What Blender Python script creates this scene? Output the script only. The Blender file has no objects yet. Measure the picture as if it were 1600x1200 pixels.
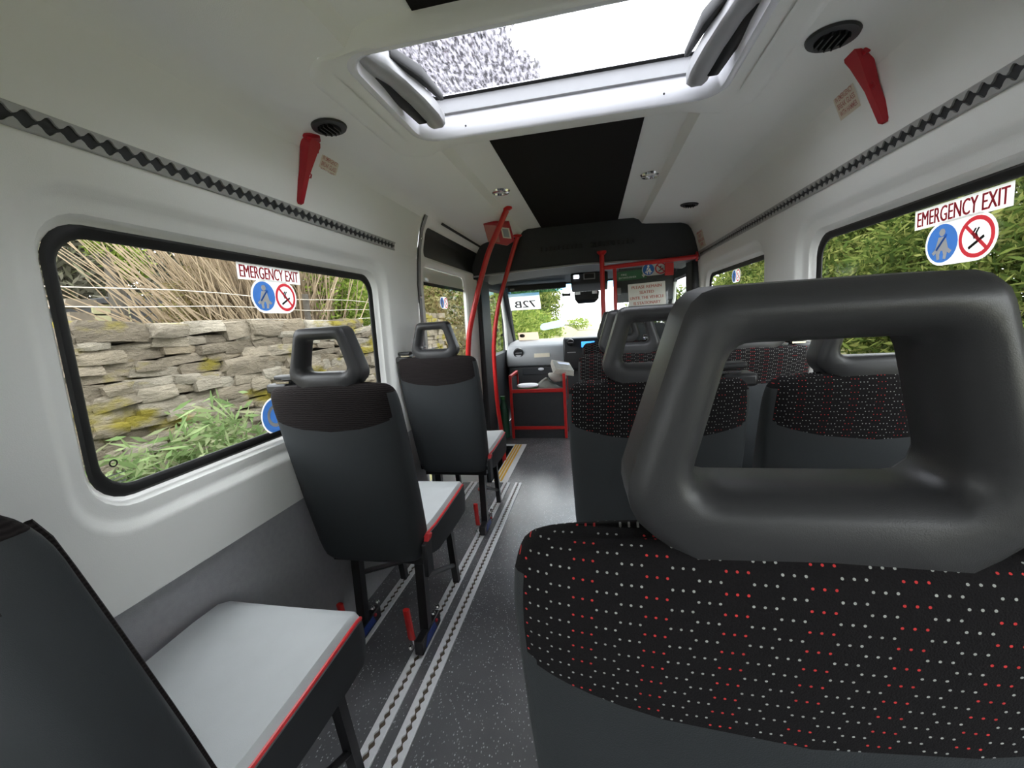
import bpy, math, random
import numpy as np
from mathutils import Matrix, Vector
random.seed(7); rng = np.random.default_rng(7)
S = bpy.context.scene; COL = S.collection
PI = math.pi

# ------------------------------------------------------------------ camera
f, cx, cy = 645.0, 800.0, 600.0
VPX, VPY, HS = 927.0, 492.0, -0.0625          # vanishing point of the bus axis, slope of the horizon
Yv = Vector((VPX-cx, VPY-cy, f)).normalized()
Zv = Yv.cross(Vector((VPX-cx-1000, VPY-cy-HS*1000, f))).normalized()
if Zv.y > 0: Zv = -Zv
Xv = Yv.cross(Zv)
if Xv.x < 0: Xv = -Xv
Rm = Matrix((Xv, Yv, Zv))
cam = bpy.data.cameras.new('camera'); cam.sensor_width = 36; cam.lens = 36*f/1600; cam.clip_start = .01; cam.clip_end = 500
camo = bpy.data.objects.new('camera', cam); COL.objects.link(camo)
cb = Matrix((Rm@Vector((1,0,0)), Rm@Vector((0,-1,0)), Rm@Vector((0,0,-1)))).transposed().to_4x4()
cb.translation = (0, 0, 1.15); camo.matrix_world = cb; S.camera = camo

# ------------------------------------------------------------------ sky, exposure
w = bpy.data.worlds.new('overcast_sky'); S.world = w; w.use_nodes = True
bg = w.node_tree.nodes['Background']; bg.inputs[0].default_value = (.93, .96, 1, 1); bg.inputs[1].default_value = 1.0
S.view_settings.view_transform = 'Standard'; S.view_settings.look = 'None'
S.view_settings.gamma = 1; S.view_settings.use_curve_mapping = False
S.view_settings.exposure = 3.05
S.cycles.max_bounces = 16; S.cycles.diffuse_bounces = 12; S.cycles.transparent_max_bounces = 16; S.cycles.use_denoising = True

# ------------------------------------------------------------------ node helpers
class NT:
    def __init__(s, name):
        s.mat = bpy.data.materials.new(name); s.mat.use_nodes = True
        s.t = s.mat.node_tree; s.b = s.t.nodes['Principled BSDF']; s.out = s.t.nodes['Material Output']
    def n(s, typ, **kw):
        nd = s.t.nodes.new(typ)
        for k, v in kw.items(): setattr(nd, k, v)
        return nd
    def l(s, a, b): s.t.links.new(a, b)
    def m(s, op, a, b=None, c=None):
        nd = s.n('ShaderNodeMath', operation=op)
        for i, v in enumerate((a, b, c)):
            if v is None: continue
            if isinstance(v, (int, float)): nd.inputs[i].default_value = v
            else: s.l(v, nd.inputs[i])
        return nd.outputs[0]
    def mix(s, fac, a, b):
        nd = s.n('ShaderNodeMix', data_type='RGBA')
        for i, v in ((0, fac), (6, a), (7, b)):
            if isinstance(v, (int, float)): nd.inputs[i].default_value = v
            elif isinstance(v, tuple): nd.inputs[i].default_value = (*v[:3], 1)
            else: s.l(v, nd.inputs[i])
        return nd.outputs[2]
    def coord(s, kind='Object'):
        return s.n('ShaderNodeTexCoord').outputs[kind]
    def scaled(s, vec, sc):
        nd = s.n('ShaderNodeMapping'); nd.inputs['Scale'].default_value = sc; s.l(vec, nd.inputs[0]); return nd.outputs[0]
    def noise(s, vec, sc, det=3, rough=.5):
        nd = s.n('ShaderNodeTexNoise'); nd.inputs['Scale'].default_value = sc; nd.inputs['Detail'].default_value = det
        nd.inputs['Roughness'].default_value = rough
        s.l(vec, nd.inputs['Vector']); return nd.outputs[0]
    def ramp(s, fac, stops, const=False):
        nd = s.n('ShaderNodeValToRGB'); r = nd.color_ramp
        if const: r.interpolation = 'CONSTANT'
        while len(r.elements) < len(stops): r.elements.new(.5)
        for e, (p, c) in zip(r.elements, stops): e.position = p; e.color = (*c, 1)
        s.l(fac, nd.inputs[0]); return nd.outputs[0]
    def bump(s, h, strength, dist=.002):
        nd = s.n('ShaderNodeBump'); nd.inputs['Strength'].default_value = strength; nd.inputs['Distance'].default_value = dist
        s.l(h, nd.inputs['Height']); s.l(nd.outputs[0], s.b.inputs['Normal'])
    def col(s, c):
        if isinstance(c, tuple): s.b.inputs['Base Color'].default_value = (*c[:3], 1)
        else: s.l(c, s.b.inputs['Base Color'])
    def setp(s, rough=.5, metal=0, spec=.5):
        s.b.inputs['Roughness'].default_value = rough; s.b.inputs['Metallic'].default_value = metal
        s.b.inputs['Specular IOR Level'].default_value = spec
def srgb(r, g, b):
    return tuple(((v/255)/12.92 if v/255 < .04045 else ((v/255+.055)/1.055)**2.4) for v in (r, g, b))
M = {}
def plain(name, c, rough=.5, metal=0, var=.12, sc=30, bump=0, bsc=400, spec=.5):
    t = NT(name); v = t.coord(); nz = t.noise(v, sc)
    t.col(t.mix(nz, tuple(k*(1-var) for k in c), tuple(min(1, k*(1+var)) for k in c)))
    t.setp(rough, metal, spec)
    if bump: t.bump(t.noise(v, bsc, 2), bump)
    M[name] = t.mat; return t
# interior
plain('white_lining', (.84, .84, .81), .55, var=.03, sc=3, bump=.15, bsc=500)
plain('white_gloss', (.74, .74, .78), .25, var=.02, sc=5)
plain('grey_carpet', (.36, .36, .375), .95, var=.1, sc=60, bump=.5, bsc=700, spec=.1)
plain('black_carpet', (.014, .0125, .013), .95, var=.25, sc=200, bump=.5, bsc=700, spec=.15)
plain('black_plastic', (.012, .0125, .014), .45, var=.15)
plain('black_trim', (.024, .026, .030), .6, var=.2)
plain('black_metal', (.012, .012, .013), .35, var=.2)
plain('rubber', (.006, .006, .006), .6, var=.2)
plain('grey_plastic', (.036, .036, .038), .40, var=.05, sc=10, bump=.10, bsc=1500, spec=.38)
plain('slate_vinyl', (.020, .0235, .026), .62, var=.08, sc=25, bump=.25, bsc=900)
plain('dark_vinyl', (.020, .022, .025), .6, var=.08, sc=25, bump=.2, bsc=900)
plain('cushion_grey', (.48, .50, .51), .62, var=.07, sc=14, bump=.25, bsc=900)
plain('red_piping', (.62, .03, .035), .4)
plain('red_paint', (.50, .014, .014), .32, var=.08)
plain('red_plastic', (.42, .010, .022), .4, var=.1)
plain('chrome', (.72, .72, .72), .15, 1, var=.05)
plain('aluminium', (.80, .80, .82), .42, .15, var=.08, sc=90)
plain('steel_brown', (.10, .075, .055), .6, .3, var=.6, sc=150)
plain('white_paper', (.72, .71, .68), .7, var=.03)
plain('cream_paper', (.72, .65, .53), .7, var=.05)
plain('blue_print', (.03, .13, .45), .5, var=.03)
plain('red_print', (.55, .02, .04), .5, var=.03)
plain('pale_red_print', (.45, .16, .13), .6, var=.03)
plain('black_print', (.01, .01, .012), .5, var=.03)
plain('green_print', (.012, .11, .035), .5, var=.05)
plain('yellow_print', (.75, .42, .02), .5, var=.08)
plain('blue_label', (.02, .05, .25), .4)
plain('grey_cloth', (.20, .20, .18), .9, var=.35, sc=12, bump=.5, bsc=200)
plain('newsprint', (.55, .53, .48), .8, var=.25, sc=20)
plain('green_plastic', (.03, .17, .04), .35, var=.1)
plain('dark_green_plastic', (.01, .07, .035), .35, var=.1)
plain('dash_grey', (.24, .245, .255), .55, var=.05)
plain('dash_dark', (.045, .047, .05), .6, var=.1)
plain('mid_grey', (.30, .30, .31), .5, var=.05)
plain('track_grey', (.40, .40, .39), .45, .2, var=.1)
plain('grey_light', (.36, .36, .37), .4, var=.05)
plain('pale_film', (.42, .55, .58), .4, var=.1)
def backlit(name, c):
    t = NT(name); t.t.nodes.remove(t.b); v = t.coord(); col = t.mix(t.noise(v, 60), tuple(k*.95 for k in c), c)
    d = t.n('ShaderNodeBsdfDiffuse'); tl = t.n('ShaderNodeBsdfTranslucent'); mx = t.n('ShaderNodeMixShader'); mx.inputs[0].default_value = .55
    t.l(col, d.inputs[0]); t.l(col, tl.inputs[0]); t.l(d.outputs[0], mx.inputs[1]); t.l(tl.outputs[0], mx.inputs[2]); t.l(mx.outputs[0], t.out.inputs[0]); M[name] = t.mat
plain('bright_white', (.88, .88, .87), .6, var=.02); backlit('blue_window', (.09, .26, .70)); backlit('red_window', (.75, .06, .08)); backlit('window_paper', (.80, .79, .78)); backlit('blue_film', (.45, .62, .68)); backlit('tan_film', (.62, .48, .36))
# blue instrument screen (gives off light)
t = NT('screen_blue'); t.b.inputs['Emission Color'].default_value = (.05, .32, .9, 1); t.b.inputs['Emission Strength'].default_value = .25
t.col((.02, .1, .3)); t.setp(.2); M['screen_blue'] = t.mat
t = NT('map_light'); t.b.inputs['Emission Color'].default_value = (.8, .9, 1, 1); t.b.inputs['Emission Strength'].default_value = .6
t.col((.8, .8, .8)); M['map_light'] = t.mat
# floor vinyl with pale flecks
t = NT('floor_vinyl'); v = t.coord()
vo = t.n('ShaderNodeTexVoronoi'); vo.inputs['Scale'].default_value = 150; t.l(t.scaled(v, (1, .6, 1)), vo.inputs['Vector'])
dot = t.m('LESS_THAN', vo.outputs['Distance'], .26)
sep = t.n('ShaderNodeSeparateColor'); t.l(vo.outputs['Color'], sep.inputs[0])
dot = t.m('MULTIPLY', dot, t.m('GREATER_THAN', sep.outputs[0], .30))
base = t.mix(t.noise(v, 5, 4), (.085, .085, .092), (.17, .17, .178))
t.col(t.mix(t.m('MULTIPLY', dot, t.m('MULTIPLY', sep.outputs[1], .9)), base, (.55, .55, .58))); t.setp(.21, spec=.8)
t.bump(t.noise(v, 300, 2), .25); M['floor_vinyl'] = t.mat
# seat cover fabric with trios of dots, driven by a UV map in metres
def dotted(name, base, amt):
    t = NT(name); uv = t.n('ShaderNodeUVMap'); uv.uv_map = 'UVMap'
    sp = t.n('ShaderNodeSeparateXYZ'); t.l(uv.outputs[0], sp.inputs[0])
    u, vv = t.m('ADD', sp.outputs[0], 10), t.m('ADD', sp.outputs[1], 10)
    rv = t.m('DIVIDE', vv, .0068); ri = t.m('FLOOR', rv); fv = t.m('FRACT', rv)
    ru = t.m('ADD', t.m('DIVIDE', u, .0062), t.m('MULTIPLY', ri, 2.45)); ui = t.m('FLOOR', ru); fu = t.m('FRACT', ru)
    du = t.m('SUBTRACT', fu, .5); dv = t.m('MULTIPLY', t.m('SUBTRACT', fv, .5), 1.1)
    d = t.m('SQRT', t.m('ADD', t.m('MULTIPLY', du, du), t.m('MULTIPLY', dv, dv)))
    dot = t.m('LESS_THAN', d, .14)
    on = t.m('LESS_THAN', t.m('FLOORED_MODULO', ui, 5.0), 3.0)
    trio = t.m('FLOOR', t.m('DIVIDE', ui, 5.0))
    wn = t.n('ShaderNodeTexWhiteNoise', noise_dimensions='2D'); cb_ = t.n('ShaderNodeCombineXYZ')
    t.l(trio, cb_.inputs[0]); t.l(ri, cb_.inputs[1]); t.l(cb_.outputs[0], wn.inputs['Vector'])
    red = t.m('LESS_THAN', t.m('FLOORED_MODULO', t.m('ADD', ri, t.m('MULTIPLY', trio, 1)), 3.0), 1.0)
    red = t.m('MULTIPLY', red, t.m('LESS_THAN', wn.outputs[0], .85))
    dc = t.mix(red, (.52, .53, .50), (.80, .06, .06))
    v = t.coord(); nz = t.noise(v, 900, 2)
    bc = t.mix(nz, tuple(k*.55 for k in base), tuple(k*1.45 for k in base))
    fac = t.m('MULTIPLY', t.m('MULTIPLY', dot, on), amt)
    t.col(t.mix(fac, bc, dc)); t.setp(.95, spec=.12); t.bump(nz, .6, .001); M[name] = t.mat
dotted('dotted_fabric', (.010, .009, .0097), .75)
# back cover of the left-hand seats: dark brown ribbed weave
t = NT('ribbed_fabric'); v = t.coord(); wv = t.n('ShaderNodeTexWave'); wv.bands_direction = 'Z'
wv.inputs['Scale'].default_value = 55; wv.inputs['Distortion'].default_value = 2.5; wv.inputs['Detail Scale'].default_value = 2; t.l(v, wv.inputs['Vector'])
t.col(t.mix(wv.outputs[1], (.009, .007, .007), (.020, .016, .016))); t.setp(.9, spec=.15); t.bump(wv.outputs[1], .5, .002); M['ribbed_fabric'] = t.mat
# glass
def glass(name, tint, refl=.06, streak=False):
    t = NT(name); t.t.nodes.remove(t.b)
    tr = t.n('ShaderNodeBsdfTransparent'); tr.inputs[0].default_value = (*tint, 1)
    gl = t.n('ShaderNodeBsdfGlossy'); gl.inputs['Roughness'].default_value = .03
    mx = t.n('ShaderNodeMixShader'); fr = t.n('ShaderNodeLayerWeight'); fr.inputs[0].default_value = .5
    t.l(t.m('ADD', t.m('MULTIPLY', t.m('POWER', fr.outputs['Facing'], 4.0), .22), .02), mx.inputs[0]); t.l(tr.outputs[0], mx.inputs[1]); t.l(gl.outputs[0], mx.inputs[2])
    res = mx.outputs[0]
    if streak:      # rain water standing on the pane
        v = t.coord(); n1 = t.noise(t.scaled(v, (120, 34, 1)), 1, 3, .65)
        tl = t.n('ShaderNodeBsdfTranslucent'); tl.inputs[0].default_value = (.40, .385, .43, 1)
        nd = t.n('ShaderNodeBump'); nd.inputs['Strength'].default_value = .8; t.l(n1, nd.inputs['Height']); t.l(nd.outputs[0], tl.inputs['Normal'])
        m2 = t.n('ShaderNodeMixShader'); fac = t.n('ShaderNodeMapRange'); fac.inputs[1].default_value = .42; fac.inputs[2].default_value = .66
        fac.inputs[3].default_value = .05; fac.inputs[4].default_value = .5
        t.l(n1, fac.inputs[0]); t.l(fac.outputs[0], m2.inputs[0]); t.l(res, m2.inputs[1]); t.l(tl.outputs[0], m2.inputs[2]); res = m2.outputs[0]
    t.l(res, t.out.inputs[0]); M[name] = t.mat
glass('window_glass', (.93, .95, .93)); glass('privacy_glass', (.22, .23, .22)); glass('tinted_glass', (.10, .105, .11)); glass('perspex', (.92, .94, .93))
glass('rain_glass', (.95, .96, .98), streak=True)
glass('blue_band_glass', (.25, .55, .8))
# outside
t = NT('dry_stone'); oi = t.n('ShaderNodeObjectInfo'); g = t.n('ShaderNodeNewGeometry'); pos = g.outputs['Position']
st = t.ramp(oi.outputs['Random'], [(0, (.20, .165, .12)), (.25, (.40, .34, .255)), (.5, (.28, .235, .175)), (.75, (.50, .45, .36)), (1, (.33, .265, .18))])
st = t.mix(t.m('MULTIPLY', t.noise(t.scaled(pos, (1, .3, 1)), 16, 5, .7), .95), st, (.05, .043, .034))
mo = t.n('ShaderNodeMapRange'); mo.inputs[1].default_value = .54; mo.inputs[2].default_value = .62; t.l(t.noise(t.scaled(pos, (1, .45, 1)), 4.2, 4), mo.inputs[0])
t.col(t.mix(mo.outputs[0], st, (.20, .165, .03))); t.setp(.95, spec=.1); t.bump(t.noise(t.scaled(pos, (1, .4, 1)), 38, 5, .7), 1.0, .03); M['dry_stone'] = t.mat
plain('wall_core', (.05, .042, .032), .95, var=.5, sc=20)
def leafm(name, stops, trans=.45):
    t = NT(name); g = t.n('ShaderNodeNewGeometry')
    n2 = t.noise(g.outputs['Position'], .9, 3)
    fac = t.m('ADD', t.m('MULTIPLY', g.outputs['Random Per Island'], .6), t.m('MULTIPLY', n2, .42))
    c = t.ramp(fac, stops); t.t.nodes.remove(t.b)
    d = t.n('ShaderNodeBsdfDiffuse'); tl = t.n('ShaderNodeBsdfTranslucent'); mx = t.n('ShaderNodeMixShader'); mx.inputs[0].default_value = trans
    t.l(c, d.inputs[0]); t.l(c, tl.inputs[0]); t.l(d.outputs[0], mx.inputs[1]); t.l(tl.outputs[0], mx.inputs[2]); t.l(mx.outputs[0], t.out.inputs[0]); M[name] = t.mat
leafm('hedge_leaf', [(.05, (.016, .028, .008)), (.35, (.055, .085, .02)), (.6, (.13, .16, .04)), (.9, (.26, .26, .085))])
leafm('bright_leaf', [(.05, (.05, .09, .015)), (.4, (.13, .19, .035)), (.7, (.25, .30, .07)), (1, (.40, .40, .13))])
leafm('grey_leaf', [(.05, (.06, .06, .045)), (.4, (.12, .115, .085)), (.7, (.19, .175, .13)), (1, (.13, .19, .05))])
leafm('brown_leaf', [(.05, (.07, .05, .025)), (.4, (.17, .13, .06)), (.7, (.22, .2, .09)), (1, (.3, .26, .13))])
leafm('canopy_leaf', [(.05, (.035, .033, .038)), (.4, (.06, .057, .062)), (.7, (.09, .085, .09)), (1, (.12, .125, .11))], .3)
leafm('verge_leaf', [(.05, (.10, .16, .06)), (.4, (.19, .27, .11)), (.65, (.30, .36, .18)), (1, (.42, .32, .28))])
plain('stem_tan', (.24, .18, .115), .9, var=.4, sc=8)
plain('bark', (.05, .042, .032), .9, var=.4, sc=12)
plain('asphalt', (.13, .13, .135), .6, var=.15, sc=4)
plain('grass_ground', (.20, .19, .09), .95, var=.4, sc=3)
plain('shed_boards', (.30, .28, .16), .8, var=.15)
plain('shed_roof', (.035, .035, .038), .8, var=.2)
plain('fence_wire', (.40, .36, .30), .5, var=.1)
plain('pillar_stone', (.14, .115, .085), .9, var=.35, sc=9)
plain('car_paint', (.45, .46, .48), .3)

# ------------------------------------------------------------------ mesh helpers
class MB:
    def __init__(s): s.v = []; s.f = []; s.uv = None
    def add(s, vs, fs):
        o = len(s.v); s.v += [tuple(p) for p in vs]; s.f += [tuple(i+o for i in q) for q in fs]; return s
    def box(s, x0, x1, y0, y1, z0, z1):
        return s.add([(x, y, z) for x in (x0, x1) for y in (y0, y1) for z in (z0, z1)],
                     [(0,1,3,2), (4,6,7,5), (0,4,5,1), (2,3,7,6), (0,2,6,4), (1,5,7,3)])
    def loft(s, rings, caps=(True, True), closed=True):
        n = len(rings[0]); o = len(s.v); fs = []
        for r in rings: s.v += [tuple(p) for p in r]
        for i in range(len(rings)-1):
            for j in range(n if closed else n-1):
                k = (j+1) % n; fs.append((o+i*n+j, o+i*n+k, o+(i+1)*n+k, o+(i+1)*n+j))
        if caps[0]: fs.append(tuple(o+j for j in range(n))[::-1])
        if caps[1]: fs.append(tuple(o+(len(rings)-1)*n+j for j in range(n)))
        s.f += fs; return s
    def tube(s, path, r, n=10, rr=None):
        P = [Vector(p) for p in path]; rings = []
        up = Vector((0, 0, 1)); d0 = (P[1]-P[0]).normalized()
        if abs(d0.dot(up)) > .9: up = Vector((1, 0, 0))
        for i, p in enumerate(P):
            d = (P[min(i+1, len(P)-1)]-P[max(i-1, 0)]).normalized()
            a = d.cross(up).normalized(); b = a.cross(d); up = b
            q = r if rr is None else rr[i]
            rings.append([p+a*(q*math.cos(2*PI*j/n))+b*(q*math.sin(2*PI*j/n)) for j in range(n)])
        return s.loft(rings)
    def prism(s, poly, axis, a, b):
        def P(q, t):
            if axis == 0: return (t, q[0], q[1])
            if axis == 1: return (q[0], t, q[1])
            return (q[0], q[1], t)
        n = len(poly)
        return s.loft([[P(q, a) for q in poly], [P(q, b) for q in poly]])
    def disc(s, c, r, n=24, z=0, r2=None, sx=1):        # flat disc or ring in XY
        if r2 is None:
            return s.add([(c[0]+sx*r*math.cos(2*PI*i/n), c[1]+r*math.sin(2*PI*i/n), z) for i in range(n)], [tuple(range(n))])
        return s.loft([[(c[0]+sx*q*math.cos(2*PI*i/n), c[1]+q*math.sin(2*PI*i/n), z) for i in range(n)] for q in (r, r2)], (False, False))
    def poly(s, pts, z=0): return s.add([(p[0], p[1], z) for p in pts], [tuple(range(len(pts)))])
    def sphere(s, c, r, n=10, sc=(1, 1, 1)):
        rings = [[(c[0]+sc[0]*r*math.sin(a)*math.cos(2*PI*j/n), c[1]+sc[1]*r*math.sin(a)*math.sin(2*PI*j/n), c[2]+sc[2]*r*math.cos(a)) for j in range(n)]
                 for a in [PI*(i+.02)/(n//2+.04) for i in range(n//2+1)]]
        return s.loft(rings)
    def lathe(s, prof, n=24, c=(0, 0, 0)):
        return s.loft([[(c[0]+r*math.cos(2*PI*j/n), c[1]+r*math.sin(2*PI*j/n), c[2]+z) for j in range(n)] for r, z in prof])
    def build(s, name, mat, parent=None, smooth=False, bevel=0, angle=40):
        me = bpy.data.meshes.new(name); me.from_pydata(s.v, [], s.f); me.validate(verbose=False)
        import bmesh
        bm = bmesh.new(); bm.from_mesh(me); bmesh.ops.recalc_face_normals(bm, faces=bm.faces); bm.to_mesh(me); bm.free()
        o = link(name, me, mat, parent)
        if s.uv:
            ul = me.uv_layers.new(name='UVMap')
            for lp in me.loops: ul.data[lp.index].uv = s.uv[lp.vertex_index]
        if bevel:
            b = o.modifiers.new('bevel', 'BEVEL'); b.width = bevel; b.segments = 2; b.limit_method = 'ANGLE'; b.angle_limit = math.radians(40)
            smooth = True
        if smooth:
            me.shade_smooth()
            if hasattr(me, 'set_sharp_from_angle'): me.set_sharp_from_angle(angle=math.radians(angle))
        return o
def link(name, me, mat, parent):
    o = bpy.data.objects.new(name, me); COL.objects.link(o)
    if mat is not None and me is not None and not me.materials: me.materials.append(M[mat])
    if parent is not None: o.parent = parent
    return o
def tag(o, label=None, cat=None, group=None, kind=None):
    for k, v in (('label', label), ('category', cat), ('group', group), ('kind', kind)):
        if v: o[k] = v
    return o
def thing(name, label, cat, loc=(0, 0, 0), group=None, mat4=None):
    o = bpy.data.objects.new(name, None); COL.objects.link(o); o.empty_display_size = .05
    if mat4 is not None: o.matrix_world = mat4
    else: o.location = loc
    return tag(o, label, cat, group)
def copy_tree(o, parent=None):
    c = o.copy(); COL.objects.link(c)
    if parent is not None: c.parent = parent
    for ch in list(o.children): copy_tree(ch, c)
    return c
def rrect(u0, u1, v0, v1, r, k=6, m=8):
    pts = []; r = max(r, 1e-4)
    cs = [(u1-r, v0+r, -PI/2), (u1-r, v1-r, 0), (u0+r, v1-r, PI/2), (u0+r, v0+r, PI)]
    for i, (a, b, t0) in enumerate(cs):
        arc = [(a+r*math.cos(t0+PI/2*j/k), b+r*math.sin(t0+PI/2*j/k)) for j in range(k+1)]
        pts += arc
        a2, b2, t2 = cs[(i+1) % 4]; e = (a2+r*math.cos(t2), b2+r*math.sin(t2)); s_ = arc[-1]
        pts += [(s_[0]+(e[0]-s_[0])*j/m, s_[1]+(e[1]-s_[1])*j/m) for j in range(1, m)]
    return pts
def frame_mat(o, u, v):
    u = Vector(u).normalized(); v = Vector(v); v = (v-u*v.dot(u)).normalized(); n = u.cross(v)
    m = Matrix((u, v, n)).transposed().to_4x4(); m.translation = o; return m
def lettering(s, w, h, mat, parent, c=(0, 0), z=.0006, mirror=False, bold=.0, name='lettering', smear=0):
    cu = bpy.data.curves.new(name, 'FONT'); cu.body = s; cu.size = 1; cu.align_x = 'CENTER'; cu.offset = bold; cu.resolution_u = 3
    tmp = bpy.data.objects.new('tmp', cu); COL.objects.link(tmp)
    dg = bpy.context.evaluated_depsgraph_get(); dg.update()
    me = bpy.data.meshes.new_from_object(tmp.evaluated_get(dg)); bpy.data.objects.remove(tmp)
    co = np.array([v.co[:] for v in me.vertices]); mn, mx = co.min(0), co.max(0)
    for v in me.vertices:
        a = (v.co.x-(mn[0]+mx[0])/2)/(mx[0]-mn[0])*w; b = (v.co.y-(mn[1]+mx[1])/2)/(mx[1]-mn[1])*h
        v.co = (c[0]+(-a if mirror else a), c[1]+b, z)
    me.materials.clear()
    if smear:
        vs = [tuple(v.co) for v in me.vertices]; fs = [tuple(p.vertices) for p in me.polygons]; mb = MB()
        for k in (-1, 0, 1): mb.add([(x+k*smear, y, z_+.00004*k) for x, y, z_ in vs], fs)
        me = bpy.data.meshes.new(name); me.from_pydata(mb.v, [], mb.f)
    return link(name, me, mat, parent)

# ------------------------------------------------------------------ the bus shell
XC = -.085                                   # centre line of the bus
PROF = [(.0, .885), (.62, .872), (.8, .870), (1.37, .862), (1.515, .852), (1.56, .842), (1.66, .818), (1.72, .795), (1.75, .772)]
def wx(z):
    for (z0, a), (z1, b) in zip(PROF, PROF[1:]):
        if z <= z1: return a+(b-a)*(z-z0)/(z1-z0)
    return PROF[-1][1]
def WP(side, y, z, d=0): return (XC+side*(wx(z)+d), y, z)
CEIL = [(.795, 1.72), (.785, 1.735), (.772, 1.748), (.755, 1.760), (.72, 1.768), (.60, 1.776), (.53, 1.781), (.485, 1.784), (.455, 1.79), (.43, 1.822), (.40, 1.834), (.30, 1.838), (.0, 1.84)]
Y0, Y1 = -1.25, 3.32
SX, SY0, SY1 = .475, 1.0, 1.475               # skylight opening
def zc(x):
    a = abs(x)
    for (x0, z0), (x1, z1) in zip(CEIL, CEIL[1:]):
        if a >= x1: return z0+(z1-z0)*(a-x0)/(x1-x0) if a <= x0 else z0
    return 1.84
def ceil_strip(mb, xs, ya, yb):
    mb.loft([[(XC+x, ya, zc(x)) for x in xs], [(XC+x, yb, zc(x)) for x in xs]], (False, False), closed=False)
full = [-c[0] for c in CEIL]+[c[0] for c in CEIL[-2::-1]]
mb = MB(); ceil_strip(mb, full, Y0, SY0-.03); ceil_strip(mb, full, SY1+.03, Y1)
sidel = [x for x in full if x < -.53]+[-.53]; ceil_strip(mb, sidel, SY0-.03, SY1+.03); ceil_strip(mb, [-x for x in sidel], SY0-.03, SY1+.03)
ceiling = tag(mb.build('ceiling', 'white_lining', smooth=True, angle=24), kind='structure')
# outer roof skin, keeps daylight out above the lining
mb = MB()
for xa, xb, ya, yb in ((-1.05, 1.05, Y0-.05, SY0-.06), (-1.05, 1.05, SY1+.06, 4.9), (-1.05, -.54, SY0-.07, SY1+.07), (.54, 1.05, SY0-.07, SY1+.07)):
    mb.box(XC+xa, XC+xb, ya, yb, 1.93, 1.95)
tag(mb.build('roof_skin', 'white_gloss', ceiling))
# black centre panels
def slab(name, mat, x0, x1, y0, y1, z0, z1, kind='structure', bevel=.001, parent=None):
    return tag(MB().box(x0, x1, y0, y1, z0, z1).build(name, mat, parent, bevel=bevel), kind=kind)
slab('trim_1', 'black_carpet', XC-.285, XC+.285, 1.64, Y1+.03, 1.832, 1.8365)
slab('trim_2', 'black_carpet', XC-.285, XC+.285, Y0, .968, 1.832, 1.8365)

# skylight
def sring(x, ya, yb, r, z): return [(p[0]+XC, p[1], z(p[0]) if callable(z) else z) for p in rrect(-x, x, ya, yb, r, 7, 10)]
sky = tag(thing('window_1', None, None), kind='structure')
mb = MB().loft([sring(SX+.13, SY0-.034, SY1+.13, .10, lambda x: zc(x)+.004), sring(SX+.115, SY0-.032, SY1+.115, .10, lambda x: zc(x)-.004), sring(SX+.095, SY0-.028, SY1+.085, .09, lambda x: min(zc(x), 1.80)-.010),
                sring(SX+.05, SY0-.018, SY1+.03, .085, lambda x: 1.786), sring(SX+.02, SY0-.012, SY1+.012, .075, 1.786)], (False, False))
mb.build('surround', 'white_lining', sky, smooth=True, angle=70)
mb = MB().loft([sring(SX+.022, SY0-.014, SY1+.014, .075, 1.787), sring(SX+.012, SY0-.008, SY1+.008, .072, 1.781), sring(SX, SY0, SY1, .07, 1.785), sring(SX-.008, SY0+.008, SY1-.008, .07, 1.83), sring(SX-.008, SY0+.008, SY1-.008, .07, 1.852)], (False, False))
mb.build('inner_frame', 'white_gloss', sky, smooth=True, angle=60)
mb = MB().loft([sring(SX-.008, SY0+.008, SY1-.008, .07, 1.850), sring(SX-.02, SY0+.02, SY1-.02, .06, 1.852), sring(SX-.024, SY0+.022, SY1-.022, .06, 1.895)], (False, False))
mb.build('hatch_frame', 'mid_grey', sky, smooth=True, angle=60)
mb = MB().loft([sring(SX-.02, SY0+.018, SY1-.018, .06, 1.893), sring(SX-.04, SY0+.036, SY1-.036, .05, 1.897)], (False, False))
mb.build('gasket', 'rubber', sky)
mb = MB().add(sring(SX-.022, SY0+.02, SY1-.02, .06, 1.90), [tuple(range(len(sring(SX, SY0, SY1, .06, 1.9))))])
mb.build('pane', 'rain_glass', sky)
for yy, zz in ((SY1-.002, 1.803),):
    for xx in (-.32, .32): MB().sphere((XC+xx, SY1-.003, zz+.008), .004, 8).build('screw', 'black_plastic', sky)
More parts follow.
